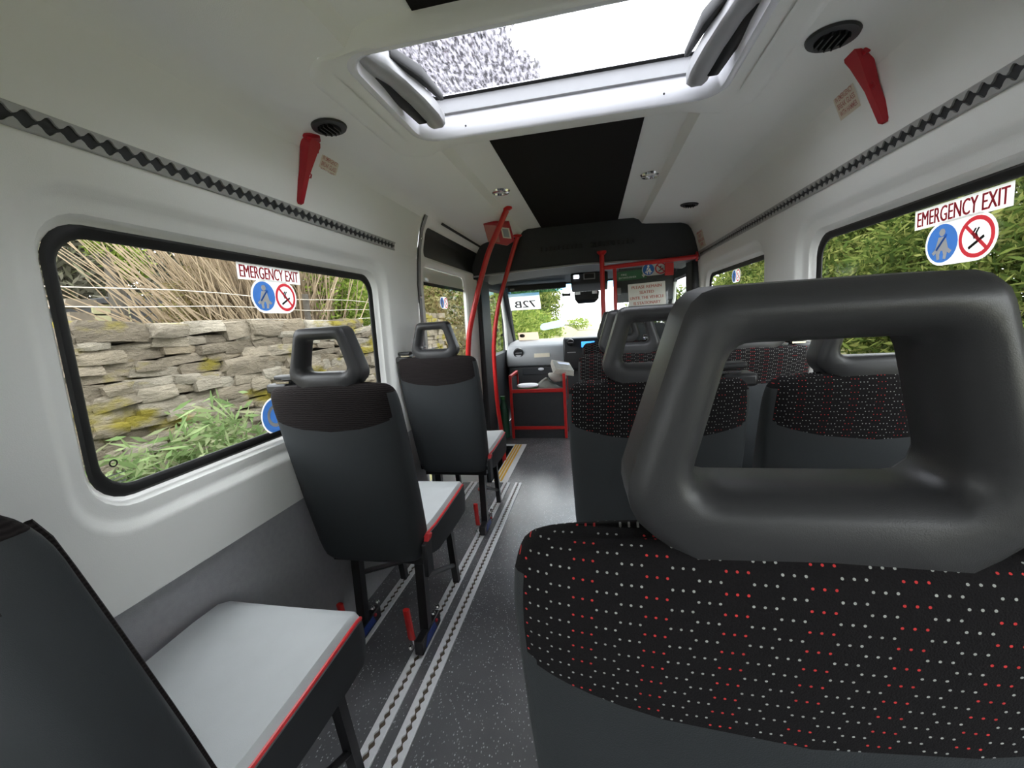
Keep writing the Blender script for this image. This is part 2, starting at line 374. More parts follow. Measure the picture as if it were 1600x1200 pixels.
for sd in (-1, 1):          # hinged latch brackets at both ends
    def arm(pts, w0, h0):
        rings = []
        for (y, x, z, ww, hh) in [(SY0+(p_[0]-SY0)*.9+.01, *p_[1:]) for p_ in pts]:
            rings.append([(XC+sd*(x+ww*a), y, z+hh*b) for a, b in ((-.5, -.35), (-.35, -.5), (.35, -.5), (.5, -.35), (.5, .35), (.35, .5), (-.35, .5), (-.5, .35))])
        return MB().loft(rings)
    arm([(SY0+.03, .470, 1.835, .05, .05), (SY0+.10, .452, 1.838, .07, .055), (SY0+.20, .436, 1.842, .062, .05), (SY0+.30, .415, 1.832, .058, .045), (SY0+.38, .402, 1.82, .06, .045), (SY0+.44, .400, 1.814, .058, .045), (SY0+.47, .405, 1.814, .04, .03)], 0, 0).build('latch_bracket', 'grey_light' if 'grey_light' in M else 'mid_grey', sky, smooth=True, angle=50)
    arm([(SY0+.08, .478, 1.822, .018, .018), (SY0+.2, .468, 1.822, .03, .018), (SY0+.3, .455, 1.815, .035, .018), (SY0+.4, .435, 1.80, .03, .018)], 0, 0).build('latch_lever', 'black_plastic', sky, smooth=True)
    arm([(SY0+.12, .42, 1.86, .02, .03), (SY0+.25, .385, 1.865, .025, .035), (SY0+.4, .365, 1.86, .012, .02)], 0, 0).build('latch_seal', 'rubber', sky, smooth=True)

# walls with windows
def window_rings(side, y0, y1, z0, z1, ya, yb, za, zb, r=.075):
    seq = [(None, 0), (.072, 0), (.060, .006), (.050, .018), (.040, .024), (.028, .026), (.018, .030), (.008, .05), (0, .056)]
    rings = []
    for g, d in seq:
        pts = rrect(ya, yb, za, zb, .002) if g is None else rrect(y0-g, y1+g, z0-g, z1+g, r+g*.6)
        rings.append([WP(side, p[0], p[1], d) for p in pts])
    return rings
def window(n, side, y0, y1, z0, z1, r=.075, pane='window_glass', gk=.03):
    wdw = tag(thing('window_%d' % n, None, None), kind='structure')
    rings = [[WP(side, p[0], p[1], d) for p in rrect(y0+g, y1-g, z0+g, z1-g, max(r-g*.6, .01))] for g, d in ((-.002, .050), (.004, .046), (gk-.006, .048), (gk, .054), (gk, .058))]
    MB().loft(rings, (False, False)).build('gasket', 'rubber', wdw, smooth=True)
    pr = [WP(side, p[0], p[1], .057) for p in rrect(y0+gk-.004, y1-gk+.004, z0+gk-.004, z1-gk+.004, max(r-gk*.6, .01))]
    MB().add(pr, [tuple(range(len(pr)))]).build('pane', pane, wdw)
    return wdw
WZ0, WZ1 = .825, 1.388
YD = 2.20                                     # front end of the left lining, where the entrance door starts
def upper(mb, side, ya, yb):
    zs = [1.515, 1.56, 1.61, 1.66, 1.69, 1.72]
    mb.loft([[WP(side, y, z) for z in zs] for y in (ya, yb)], (False, False), closed=False)
mb = MB(); upper(mb, -1, Y0, YD)
mb.loft(window_rings(-1, .61, 1.79, WZ0, WZ1, .40, YD, .615, 1.515), (False, False))
mb.loft(window_rings(-1, -1.05, .215, WZ0, WZ1, Y0, .40, .615, 1.515), (False, False))
wl = tag(mb.build('wall_left', 'white_lining', smooth=True, angle=35), kind='structure')
MB().box(XC-.95, XC-.872, Y0, YD, .612, .622).build('sill_lip', 'white_lining', wl)
MB().loft([[(XC-.900, y, z) for z in (-.02, .30, .618)] for y in (Y0, YD)], (False, False), closed=False).build('lower_panel', 'grey_carpet', wl)
mb = MB(); upper(mb, 1, Y0, 3.45)
mb.loft(window_rings(1, .595, 1.79, WZ0, WZ1, .40, 2.03, .615, 1.515), (False, False))
mb.loft(window_rings(1, -1.05, .215, WZ0, WZ1, Y0, .40, .615, 1.515), (False, False))
mb.loft(window_rings(1, 2.22, 3.26, WZ0, WZ1, 2.03, 3.45, .615, 1.515), (False, False))
wr = tag(mb.build('wall_right', 'white_lining', smooth=True, angle=35), kind='structure')
MB().box(XC+.872, XC+.95, Y0, 3.45, .612, .622).build('sill_lip', 'white_lining', wr)
MB().loft([[(XC+.900, y, z) for z in (-.02, .30, .618)] for y in (Y0, 3.45)], (False, False), closed=False).build('lower_panel', 'grey_carpet', wr)
window(2, -1, .61, 1.79, WZ0, WZ1, gk=.024); window(3, -1, -1.05, .215, WZ0, WZ1)
window(4, 1, .595, 1.79, WZ0, WZ1, gk=.022); window(5, 1, -1.05, .215, WZ0, WZ1); window(6, 1, 2.22, 3.26, WZ0, WZ1, gk=.022)
# rear wall with two door windows
mb = MB()
for sx in (-1, 1):
    a, b = (XC-.9, XC) if sx < 0 else (XC, XC+.9)
    rr = [[(p[0], Y0+d, p[1]) for p in q] for q, d in ((rrect(a, b, -.02, 1.86, .002), 0), (rrect(a+.10, b-.10, .78, 1.52, .08), 0), (rrect(a+.12, b-.12, .80, 1.50, .07), -.05))]
    mb.loft(rr, (False, False))
wre = tag(mb.build('wall_rear', 'white_lining', smooth=True, angle=35), kind='structure')
for a in (XC-.9, XC):
    q = [(p[0], Y0-.05, p[1]) for p in rrect(a+.115, a+.785, .795, 1.505, .07)]
    MB().add(q, [tuple(range(len(q)))]).build('pane', 'privacy_glass', wre)

# floor with the entrance step well on the left
mb = MB(); FL = XC-.90; FR = XC+.90
mb.box(FL, FR, Y0, 2.745, -.04, 0); mb.box(-.75, FR, 2.745, 3.645, -.04, 0); mb.box(FL, FR, 3.645, 5.2, -.04, 0)
floor = tag(mb.build('floor', 'floor_vinyl'), kind='structure')
MB().box(FL-.08, -.75, 2.72, 3.67, -.32, -.28).build('step', 'floor_vinyl', floor)
MB().box(-.752, -.745, 2.745, 3.645, -.30, -.002).build('step_riser', 'black_trim', floor)
MB().box(FL, -.75, 2.738, 2.745, -.30, -.002).build('step_riser', 'black_trim', floor)
MB().box(FL, -.75, 3.645, 3.652, -.30, -.002).build('step_riser', 'black_trim', floor)
mb = MB().box(-.755, -.642, 2.745, 3.645, .0005, .005)
se = tag(mb.build('trim_3', 'aluminium', bevel=.001), kind='structure')
for x in (-.745, -.722, -.699): MB().box(x, x+.015, 2.76, 3.63, .0052, .0068).build('grip_strip', 'yellow_print', se)
MB().box(FL, -.755, 3.60, 3.645, .0005, .006).build('edge_plate', 'aluminium', se)

# scalloped seat tracks
def track(n, mapf, y0, y1, half, slot, pitch, th, mat='aluminium', dark='steel_brown'):
    k = int((y1-y0)/pitch)*6; o = tag(thing('trim_%d' % n, None, None), kind='structure')
    for sd in (-1, 1):
        outer, inner = [], []
        for i in range(k+1):
            y = y0+(y1-y0)*i/k; ph = (i % 6)/6.
            outer.append((sd*half, y)); inner.append((sd*(slot*(.55+.45*math.cos(2*PI*ph))+.0012), y))
        rings = [[mapf(a, b, h) for a, b in src] for src, h in ((outer, 0), (outer, th*.8), ([(a-sd*th*.4, b) for a, b in outer], th), (inner, th), (inner, th*.1))]
        MB().loft(rings, (False, False), closed=False).build('track_lip', mat, o)
    MB().loft([[mapf(a, y, th*.12) for a in (-half*.95, half*.95)] for y in (y0, y1)], (False, False), closed=False).build('track_slot', dark, o)
    return o
for n, x in ((4, -.642), (5, -.5575), (6, -.885)):
    track(n, lambda a, b, h, x=x: (x+a, b, .0003+h), -1.2, 2.742, .0245, .0085, .030, .006)
def wall_map(side):
    z0 = 1.535; d = (wx(1.56)-wx(1.515))/.045
    return lambda a, b, h: (XC+side*(wx(z0+a)-.0005-h), b, z0+a)
t7 = track(7, wall_map(-1), Y0, 1.93, .0185, .0135, .031, .005, mat='track_grey', dark='black_trim')
t8 = track(8, wall_map(1), Y0, 3.28, .0185, .0135, .031, .005, mat='track_grey', dark='black_trim')

# entrance door on the left
def door_rings(y0, y1, z0, z1, ya, yb, za, zb, r):
    return [[WP(-1, p[0], p[1], d) for p in (rrect(ya, yb, za, zb, .002) if g is None else rrect(y0-g, y1+g, z0-g, z1+g, r+g*.5))] for g, d in ((None, 0), (.02, 0), (.006, .01), (0, .03))]
DY = 2.185
dr = tag(thing('door_1', None, None), kind='structure')
mb = MB().loft(door_rings(2.30, 3.12, .78, 1.49, DY, 3.42, .55, 1.515, .06), (False, False))
mb.loft(door_rings(2.29, 3.38, 1.545, 1.695, DY, 3.42, 1.515, 1.735, .05), (False, False))
mb.loft([[WP(-1, y, z) for z in (-.3, 0, .3, .55)] for y in (DY, 3.42)], (False, False), closed=False)
mb.build('door_panel', 'white_lining', dr, smooth=True, angle=35)
q = [WP(-1, p[0], p[1], .02) for p in rrect(2.285, 3.385, 1.54, 1.70, .05)]
MB().add(q, [tuple(range(len(q)))]).build('dark_pane', 'black_plastic', dr)
q = [WP(-1, p[0], p[1], .028) for p in rrect(2.295, 3.125, .775, 1.495, .06)]
MB().add(q, [tuple(range(len(q)))]).build('pane', 'window_glass', dr)
q = [WP(-1, p[0], p[1], .032) for p in rrect(2.295, 3.125, 1.405, 1.497, .03)]
MB().add(q, [tuple(range(len(q)))]).build('pane_top_band', 'white_lining', dr)
q = [WP(-1, p[0], p[1], .031) for p in rrect(2.295, 3.125, 1.385, 1.405, .003)]
MB().add(q, [tuple(range(len(q)))]).build('pane_seal', 'rubber', dr)
mb = MB().loft([[WP(-1, y, z, -.006) for z in (-.2, .3, .62, 1.0, 1.37, 1.56, 1.66, 1.735)] for y in (YD-.002, YD+.03)], (False, False), closed=False)
mb.build('edge_strip', 'mid_grey', dr)
MB().loft([[WP(-1, y, z, -.004) for z in (-.2, .3, .62, 1.0, 1.37, 1.56, 1.66, 1.735)] for y in (YD-.010, YD-.001)], (False, False), closed=False).build('edge_seal', 'rubber', dr)
for z in (.75, 1.03, 1.31, 1.62):
    p = WP(-1, YD+.016, z, -.008); MB().sphere(p, .009, 8, (.5, 1, 1)).build('bolt', 'chrome', dr)
MB().loft([[WP(-1, y, z, -.012) for z in (1.728, 1.74)] for y in (2.42, 3.42)], (False, False), closed=False).build('header_track', 'rubber', dr)
# front header over the cab opening
pr = [(.795, 1.72), (.772, 1.748), (.72, 1.768), (.53, 1.781), (.45, 1.81), (.39, 1.835), (0, 1.845)]
poly = [(XC-a, b+.004) for a, b in pr]+[(XC+a, b+.004) for a, b in pr[-2::-1]]
low = [(XC+.86, 1.60), (XC+.86, 1.50), (XC+.66, 1.522), (XC+.3, 1.535), (XC, 1.54), (XC-.3, 1.535), (XC-.66, 1.515), (XC-.86, 1.49), (XC-.86, 1.60)]
wf = tag(MB().prism(poly+low, 1, 3.30, 3.95).build('wall_front', 'black_trim', bevel=.008), kind='structure')
for gx, n in ((-.30, 10), (.08, 10)):                    # moulded ribs in two groups
    for i in range(n):
        h = (.036, .030, .036, .026)[i % 4]
        MB().box(XC+gx+i*.0335, XC+gx+i*.0335+.015, 3.290, 3.302, 1.655, 1.655+h).build('moulded_rib', 'black_plastic', wf, bevel=.002)
mb = MB().prism([(XC-.88, 1.515), (XC-.5, 1.53), (XC, 1.542), (XC+.5, 1.53), (XC+.88, 1.515), (XC+.88, 1.505), (XC+.5, 1.518), (XC, 1.530), (XC-.5, 1.518), (XC-.88, 1.503)], 1, 3.285, 3.31)
mb.build('lower_edge', 'mid_grey', wf)
MB().prism([(3.40, -.3), (3.70, -.3), (3.72, .8), (3.72, 1.78), (3.40, 1.78)], 0, XC-.95, XC-.83).build('pillar', 'black_trim', wf, bevel=.02)
MB().prism([(3.36, 0), (3.60, 0), (3.60, 1.78), (3.36, 1.78)], 0, XC+.815, XC+.95).build('pillar', 'black_trim', wf, bevel=.02)

# cab shell
cabs = tag(thing('wall_cab', None, None), kind='structure')
MB().loft([[(XC+x, y, z) for x in (-1.05, -.6, 0, .6, 1.05)] for y, z in ((3.9, 1.60), (4.5, 1.585), (4.85, 1.53))], (False, False), closed=False).build('roof_lining', 'black_trim', cabs)
for sd in (-1, 1):
    X = XC+sd*.95
    rr = [[(X+sd*d, p[0], p[1]) for p in q] for q, d in ((rrect(3.66, 5.35, -.05, 1.62, .002), 0), (rrect(3.82, 4.86, .78, 1.48, .08), 0), (rrect(3.84, 4.84, .80, 1.46, .07), .03))]
    MB().loft(rr, (False, False)).build('cab_door', 'dash_dark', cabs, smooth=True, angle=35)
    q = [(X+sd*.03, p[0], p[1]) for p in rrect(3.83, 4.85, .79, 1.47, .07)]
    MB().add(q, [tuple(range(len(q)))]).build('pane', 'window_glass', cabs)
    MB().tube([(X-sd*.01, 4.84, .80), (X-sd*.015, 4.80, 1.12), (X-sd*.02, 4.66, 1.44)], .018, 8).build('door_frame', 'white_lining', cabs, smooth=True)
    MB().tube([(XC+sd*.985, 5.42, .84), (XC+sd*.96, 5.12, 1.18), (XC+sd*.93, 4.86, 1.55)], .055, 8).build('windscreen_pillar', 'black_trim', cabs, smooth=True)
# windscreen
wsd = tag(thing('window_7', None, None), kind='structure')
def WS(x, t): return (XC+x*(1.0-.04*t), 5.44-.58*t-.06*abs(x)**2, .84+.70*t)
xs = [-.98, -.65, -.33, 0, .33, .65, .98]
MB().loft([[WS(x, t) for x in xs] for t in (0, .5, .87)], (False, False), closed=False).build('pane', 'window_glass', wsd)
MB().loft([[WS(x, t) for x in xs] for t in (.87, 1.0)], (False, False), closed=False).build('tint_band', 'blue_band_glass', wsd)
MB().tube([WS(x, 1.0) for x in xs], .03, 6).build('header_seal', 'black_trim', wsd)
MB().loft([[WS(x, t) for x in xs] for t in (-.35, 0.02)], (False, False), closed=False).build('scuttle', 'dash_dark', wsd)
MB().box(XC-1.0, XC+1.0, 5.44, 5.46, -.1, .64).build('bulkhead', 'dash_dark', wsd)

# ------------------------------------------------------------------ seats
def backrest_pt(u, t, wb, bot=.375, top=.972):
    """outline of the back at height fraction t; u in 0..1 runs round the cross section"""
    z = bot+(top-bot)*t
    yc = -.240-.105*t                             # back face leans to the rear
    return z, yc
def make_seat(name, fabric, belt, low='slate_vinyl', feet=True):
    root = thing(name, None, None)
    HW = [(0, .165), (.04, .178), (.12, .186), (.35, .194), (.7, .199), (.90, .199), (.96, .196), (.985, .190), (1.0, .176)]
    def hw(t):
        for (a, p), (b, q) in zip(HW, HW[1:]):
            if t <= b: return p+(q-p)*(t-a)/(b-a)
        return .176
    def sec(t, warp=None):
        w_ = hw(t); th = .118-.05*t
        edge = min(1, math.sqrt(max(0, 1-((t-.90)/.10)**2))) if t > .90 else (min(1, .55+.45*math.sqrt(max(0, 1-((.05-t)/.05)**2))) if t < .05 else 1)
        th2 = th*(.35+.65*edge); pts = []
        n = 40
        for i in range(n):
            a = 2*PI*i/n; c, s_ = math.cos(a), math.sin(a); e = .42
            x = w_*math.copysign(abs(c)**e, c); yy = th2/2*math.copysign(abs(s_)**.55, s_)
            tt = t
            if warp: tt = t+warp(x/.199)
            z = .375+.612*tt; y0 = -.240-.120*tt
            yoff = th/2+yy
            bulge = -.010*(1-(x/.2)**2) if s_ < 0 else .012*abs(x/.2)**2
            ztop = .010*(1-(x/.2)**2)*max(0, (t-.85)/.15)
            pts.append((x, y0+yoff+bulge*edge, z+ztop))
        return pts
    arc = lambda s_: -.060*(1-min(1, s_*s_))        # the seam hangs in a shallow arc
    tb = .842
    def lower_warp(t): return lambda s_: arc(s_)*max(0, min(1, (t-.55)/(tb-.55)))
    def upper_warp(t): return lambda s_: arc(s_)*max(0, min(1, (.97-t)/(.97-tb)))
    ts = [0, .012, .03, .06, .12, .25, .4, .55, .62, .70, .76, tb]
    MB().loft([sec(t, lower_warp(t)) for t in ts], (True, True)).build('backrest', low, root, smooth=True, angle=60)
    ts = [tb, .85, .89, .92, .945, .963, .978, .99, .997, 1.0]
    mb = MB(); rings = [sec(t, upper_warp(t)) for t in ts]; mb.loft(rings, (True, True))
    uv = []; cum = None
    for i, r in enumerate(rings):
        if i == 0: cum = [p[2] for p in r]
        else: cum = [c_+math.dist(p, q) for c_, p, q in zip(cum, rings[i-1], r)]
        uv += [(p[0], c_) for p, c_ in zip(r, cum)]
    mb.uv = uv; bc = mb.build('back_cover', fabric, root, smooth=True, angle=60); bc.data.materials.append(M[low])
    for p in bc.data.polygons:
        if len(p.vertices) == 4 and abs(p.normal.x) > .5 and p.center.z < .965: p.material_index = 1
    for ix in (5, 15):
        MB().tube([sec(t)[ix] for t in (.05, .15, .3, .45, .6, .75, .85, .92, .96)], .007, 6).build('edge_trim', 'ribbed_fabric', root, smooth=True)
    # headrest: a moulded ring with an opening
    def poly_round(pts, rad, per=7):
        out = []; n = len(pts)
        for i in range(n):
            p0, p1, p2 = (Vector(pts[(i+k) % n]) for k in (-1, 0, 1)); r = rad[i]
            a = (p0-p1).normalized(); b = (p2-p1).normalized(); ang = math.acos(max(-1, min(1, a.dot(b))))
            d = r/math.tan(ang/2); A = p1+a*d; B = p1+b*d
            for k in range(per):
                q = k/(per-1); out.append(A*(1-q)**2+p1*2*q*(1-q)+B*q*q)
        return out
    oc = [(-.070, 0), (.070, 0), (.112, .040), (.116, .062), (.076, .190), (-.076, .190), (-.116, .062), (-.112, .040)]
    ic = [(-.074, .063), (.074, .063), (.051, .154), (-.051, .154)]
    def radial(L, n=80, c=Vector((0, .104))):
        out = []
        for k in range(n):
            a = 2*PI*k/n; d = Vector((math.sin(a), -math.cos(a))); best = None
            for i in range(len(L)):
                p, q = L[i]-c, L[(i+1) % len(L)]-c; e = q-p; den = d.x*e.y-d.y*e.x
                if abs(den) < 1e-12: continue
                tt = (p.x*e.y-p.y*e.x)/den; uu = (p.x*d.y-p.y*d.x)/den
                if tt > 0 and -1e-6 <= uu <= 1+1e-6: best = tt if best is None else max(best, tt)
            out.append(c+d*best)
        return out
    O = radial(poly_round(oc, [.012, .012, .022, .022, .024, .024, .022, .022])); I = radial(poly_round(ic, [.014, .014, .016, .016]))
    def off(L, d):
        n = len(L); r = []
        for i in range(n):
            tn = (L[(i+1) % n]-L[i-1]); tn.normalize(); r.append(L[i]+Vector((tn.y, -tn.x))*d)
        return r
    D = .037; rings = []
    for src, d, yy in ((O, -.002, -D+.014), (O, -.006, -D+.006), (O, -.014, -D), (I, .016, -D), (I, .009, -D+.004), (I, .003, -D+.012), (I, .0, -D+.024), (I, .004, D-.014), (I, .012, D-.002), (O, -.012, D), (O, -.004, D-.008), (O, 0, D-.02)):
        L = off(src, d); rings.append([(p.x, yy, p.y) for p in L])
    rings.append(rings[0])
    th = .045; hz, hy = .968, -.312
    R_ = lambda p: (p[0], hy+p[1]*math.cos(th)-p[2]*math.sin(th), hz+p[1]*math.sin(th)*.4+p[2]*math.cos(th))
    MB().loft([[R_(p) for p in r] for r in rings], (False, False)).build('headrest', 'grey_plastic', root, smooth=True, angle=75)
    # seat cushion
    def csec(y, w_, zt, zb, dish):
        pts = []
        for sx, q in ((-1, 0), (1, 0)):
            pass
        prof = [(-w_, zb), (-w_, zt-.03), (-w_*.985, zt-.012), (-w_*.93, zt), (-w_*.6, zt-dish*.7), (-w_*.2, zt-dish), (w_*.2, zt-dish), (w_*.6, zt-dish*.7), (w_*.93, zt), (w_*.985, zt-.012), (w_, zt-.03), (w_, zb)]
        return [(x, y, z) for x, z in prof]
    secs = [(-.20, .185, .468, .40, .012), (-.12, .198, .476, .385, .016), (.0, .200, .482, .38, .016), (.12, .200, .488, .38, .012), (.185, .197, .488, .38, .006), (.212, .190, .478, .385, .002), (.222, .178, .455, .39, 0)]
    MB().loft([csec(*s_) for s_ in secs]).build('cushion', 'cushion_grey', root, smooth=True, angle=50)
    for sx in (-1, 1):
        rr = [[(sx*(w_+.003), y, zt-.022), (sx*(w_+.006), y, zt-.06), (sx*(w_+.003), y, zb-.02), (sx*(w_-.02), y, zb-.02)] for y, w_, zt, zb, d_ in secs]
        sk = MB().loft(rr, (True, True), closed=True).build('cushion_side', 'dark_vinyl', root, smooth=True, angle=50)
        MB().tube([(sx*(w_*.985+.002), y, zt-.016) for y, w_, zt, zb, d_ in secs]+[(sx*.172, .225, .40)], .0045, 6).build('piping', 'red_piping', sk, smooth=True)
    MB().prism([(-.215, .445), (-.185, .445), (-.175, .458), (-.2, .464)], 0, .190, .207).build('corner_tab', 'red_piping', root, bevel=.002)
    MB().box(.190, .206, -.235, -.185, .33, .445).build('hinge_plate', 'black_plastic', root, bevel=.004)
    # steel understructure
    MB().box(-.17, .17, -.19, .19, .345, .375).build('seat_frame', 'black_metal', root, bevel=.003)
    if feet:
        for sx in (-.125, .125):
            MB().loft([[(sx+a*.016, y+b*.016, z) for a, b in ((-1, -1), (1, -1), (1, 1), (-1, 1))] for y, z in ((-.13, .03), (-.12, .36))]).build('leg', 'black_metal', root)
            MB().loft([[(sx+a*.013, y+b*.013, z) for a, b in ((-1, -1), (1, -1), (1, 1), (-1, 1))] for y, z in ((.21, .010), (.16, .36))]).build('leg', 'black_metal', root)
            MB().tube([(sx, -.12, .25), (sx, .19, .10)], .010, 6).build('brace', 'black_metal', root)
            lt = MB().box(sx-.012, sx+.020, -.21, -.04, .012, .062).build('floor_latch', 'black_metal', root, bevel=.004)
            MB().prism([(-.185, .025), (-.085, .025), (-.10, .058), (-.165, .058)], 0, sx+.0205, sx+.0225).build('latch_label', 'blue_label', lt)
            MB().loft([[(sx-.016+a*.0105, y+b*.0085, z) for a, b in ((-1, -.6), (-.6, -1), (.6, -1), (1, -.6), (1, .6), (.6, 1), (-.6, 1), (-1, .6))] for y, z in ((-.208, .075), (-.213, .090), (-.224, .175), (-.228, .195), (-.228, .202))]).build('latch_handle', 'red_paint', lt, smooth=True)
            MB().tube([(sx-.016, -.195, .03), (sx-.016, -.208, .08)], .005, 6).build('handle_rod', 'chrome', lt)
            for bx, by, bz in ((-.032, -.198, .03), (.004, -.200, .03), (.010, -.08, .075), (.018, -.055, .085), (-.008, -.09, .07)):
                MB().sphere((sx+bx, by, bz), .009, 8).build('bolt', 'chrome', lt, smooth=True)
            MB().sphere((sx+.022, -.085, .052), .007, 8).build('release_button', 'red_plastic', lt, smooth=True)
    if belt:
        bg_ = MB().box(belt*.180-.036, belt*.180+.036, -.325, -.265, .968, .998).build('belt_guide', 'black_plastic', root, bevel=.008)
        MB().box(belt*.172-.035, belt*.172+.03, -.30, -.265, 1.005, 1.020).build('belt_slot', 'black_plastic', bg_, bevel=.005)
        MB().box(belt*.160-.022, belt*.160+.022, -.320, -.26, .998, 1.004).build('belt_plate', 'chrome', bg_)
    return root
LX = -.758
left = make_seat('passenger_chair', 'ribbed_fabric', -1)
Ls = ['nearest left-hand passenger seat, only its pale grey cushion and a dark back edge showing', 'single grey passenger seat by the large left window, brown top band', 'single grey passenger seat beside the entrance door, ahead of the window seat']
for i, y in enumerate((.585, 1.385, 2.19)):
    o = left if i == 0 else copy_tree(left)
    o.location = (LX+(.012 if i == 2 else 0), y, .006); tag(o, Ls[i], 'seat', 'single seats along the left wall')
right = make_seat('passenger_chair', 'dotted_fabric', 1)
RX, RW = .132, .565
Rs = {(0, 0): 'black passenger seat right in front, huge headrest with opening, red and white dots', (0, 1): 'black dotted passenger seat at the right edge, beside the huge nearest headrest',
      (1, 0): 'aisle seat one row ahead of the huge headrest, dark dotted back', (1, 1): 'dotted window seat seen through the opening of the huge headrest',
      (2, 0): 'third-row aisle seat on the right, headrest showing through the opening before it', (2, 1): 'third-row window seat on the right, pale dotted top below the window',
      (3, 0): 'frontmost right-hand aisle seat, small headrest behind the red pole', (3, 1): 'frontmost right-hand window seat, behind the driver screen'}
first = True
for r, y in enumerate((.605, 1.295, 1.985, 2.675)):
    for c in (0, 1):
        o = right if first else copy_tree(right); first = False
        o.location = ((RX, RW)[c], y, .006); tag(o, Rs[(r, c)], 'seat', 'paired seats on the right-hand side')
ds_ = make_seat('driver_chair', 'black_trim', 0, low='black_trim', feet=False)
ds_.location = (.40, 4.02, .06); tag(ds_, 'dark driver seat behind the clear screen', 'seat')
MB().box(-.17, .17, -.18, .18, -.055, .35).build('pedestal', 'black_trim', ds_, bevel=.01)

# ------------------------------------------------------------------ red poles and rails
def smooth_path(pts, n=10):
    P = [Vector(p) for p in pts]; out = []
    for i in range(len(P)-1):
        p0, p1, p2, p3 = P[max(i-1, 0)], P[i], P[i+1], P[min(i+2, len(P)-1)]
        for k in range(n):
            t_ = k/n; out.append(.5*((2*p1)+(p2-p0)*t_+(2*p0-5*p1+4*p2-p3)*t_*t_+(3*p1-p0-3*p2+p3)*t_**3))
    out.append(P[-1]); return out
gp = thing('grab_pole', 'taller curved red grab pole rising past the third left seat to the ceiling', 'pole', (-.62, 2.62, 0), 'curved red grab poles at the entrance')
path = smooth_path([(-.502, 2.62, 1.815), (-.545, 2.62, 1.74), (-.644, 2.62, 1.553), (-.752, 2.62, 1.245), (-.812, 2.62, 1.0), (-.83, 2.62, .6), (-.80, 2.62, .2), (-.79, 2.62, .0)])
loc = lambda P, b: [(p[0]-b[0], p[1]-b[1], p[2]-b[2]) for p in P]
MB().tube(loc(path, (-.62, 2.62, 0)), .0175, 12).build('tube', 'red_paint', gp, smooth=True)
MB().lathe([(.0, 1.832), (.036, 1.832), (.036, 1.825), (.02, 1.815), (0, 1.815)], 16, (.118, 0, 0)).build('flange', 'red_paint', gp, smooth=True)
MB().lathe([(.0, .010), (.034, .010), (.034, .003), (0, .003)], 16, (-.17, 0, 0)).build('flange', 'red_paint', gp)
gp = thing('grab_pole', 'shorter curved red grab pole against the black header, left of the cab opening', 'pole', (-.6, 3.22, 0), 'curved red grab poles at the entrance')
path = smooth_path([(-.546, 3.22, 1.765), (-.59, 3.22, 1.66), (-.651, 3.22, 1.49), (-.735, 3.22, 1.24), (-.787, 3.22, .95), (-.793, 3.22, .62), (-.785, 3.22, .4), (-.765, 3.22, .15), (-.763, 3.22, -.27)])
MB().tube(loc(path, (-.6, 3.22, 0)), .0170, 12).build('tube', 'red_paint', gp, smooth=True)
MB().lathe([(0, 1.781), (.034, 1.781), (.034, 1.774), (.018, 1.764), (0, 1.764)], 16, (.055, 0, 0)).build('flange', 'red_paint', gp, smooth=True)
# driver screen: red frame, clear sheet
dsn = thing('driver_screen', 'red tube frame with clear sheet and stickers behind the driver', 'screen', (.08, 3.25, 0))
B = (.08, 3.25, 0)
def rtube(name, pts, r=.0175): return MB().tube(loc(pts, B), r, 12).build(name, 'red_paint', dsn, smooth=True)
rtube('post', [(.078, 3.25, .0), (.075, 3.25, 1.595)]); rtube('top_bar', [(.075, 3.25, 1.49), (.735, 3.25, 1.515)], .016); rtube('inner_post', [(.170, 3.26, .02), (.166, 3.26, 1.49)], .014)
MB().lathe([(0, 1.612), (.035, 1.612), (.035, 1.60), (.02, 1.585), (0, 1.585)], 16, (-.005, 0, 0)).build('flange', 'red_paint', dsn, smooth=True)
for a in range(4): MB().sphere((-.005+.027*math.cos(a*PI/2+.4), -.027*math.sin(a*PI/2+.4), 1.598), .006, 6).build('bolt', 'red_plastic', dsn)
ep = MB().lathe([(0, 0), (.034, 0), (.034, -.008), (0, -.008)], 14).build('end_plate', 'red_paint', dsn)
ep.matrix_local = Matrix.Translation((.66, 0, 1.516)) @ Matrix.Rotation(PI/2, 4, 'Y')
MB().box(.09, .59, .012, .016, .12, 1.48).build('sheet', 'perspex', dsn)
MB().box(.44, .50, -.004, .018, 1.40, 1.49).build('bracket', 'red_paint', dsn, bevel=.003)
MB().box(.115, .50, .017, .020, 1.375, 1.475).build('sticker_strip', 'black_plastic', dsn)

# luggage pen by the front door
pen = thing('luggage_pen', 'red square-tube luggage pen with black panels beside the dashboard', 'luggage pen', (-.55, 3.84, 0))
B2 = (-.55, 3.84, 0)
def pbar(name, x0, x1, y0, y1, z0, z1): return MB().box(x0-B2[0], x1-B2[0], y0-B2[1], y1-B2[1], z0, z1).build(name, 'red_paint', pen, bevel=.003)
XA, XB, YA, YB = -.815, -.275, 3.84, 4.22
for x in (XA, XB-.026): pbar('post', x, x+.026, YA, YA+.026, 0, .625); pbar('post', x, x+.026, YB-.026, YB, 0, .625); pbar('side_rail', x, x+.026, YA+.026, YB-.026, .60, .625)
pbar('front_rail', XA+.026, XB-.026, YA, YA+.026, .452, .486); pbar('front_rail', XA+.026, XB-.026, YA, YA+.026, .090, .122)
for z0, z1 in ((.122, .452), (.0, .09)):
    MB().box(XA+.02-B2[0], XB-.02-B2[0], .012, .018, z0, z1).build('front_panel', 'black_trim', pen)
for x in (XA+.008, XB-.014): MB().box(x-B2[0], x+.006-B2[0], .026, .36, .02, .60).build('side_panel', 'black_trim', pen)
MB().box(XA-B2[0], XB-B2[0], .02, .37, .30, .31).build('shelf', 'black_trim', pen)
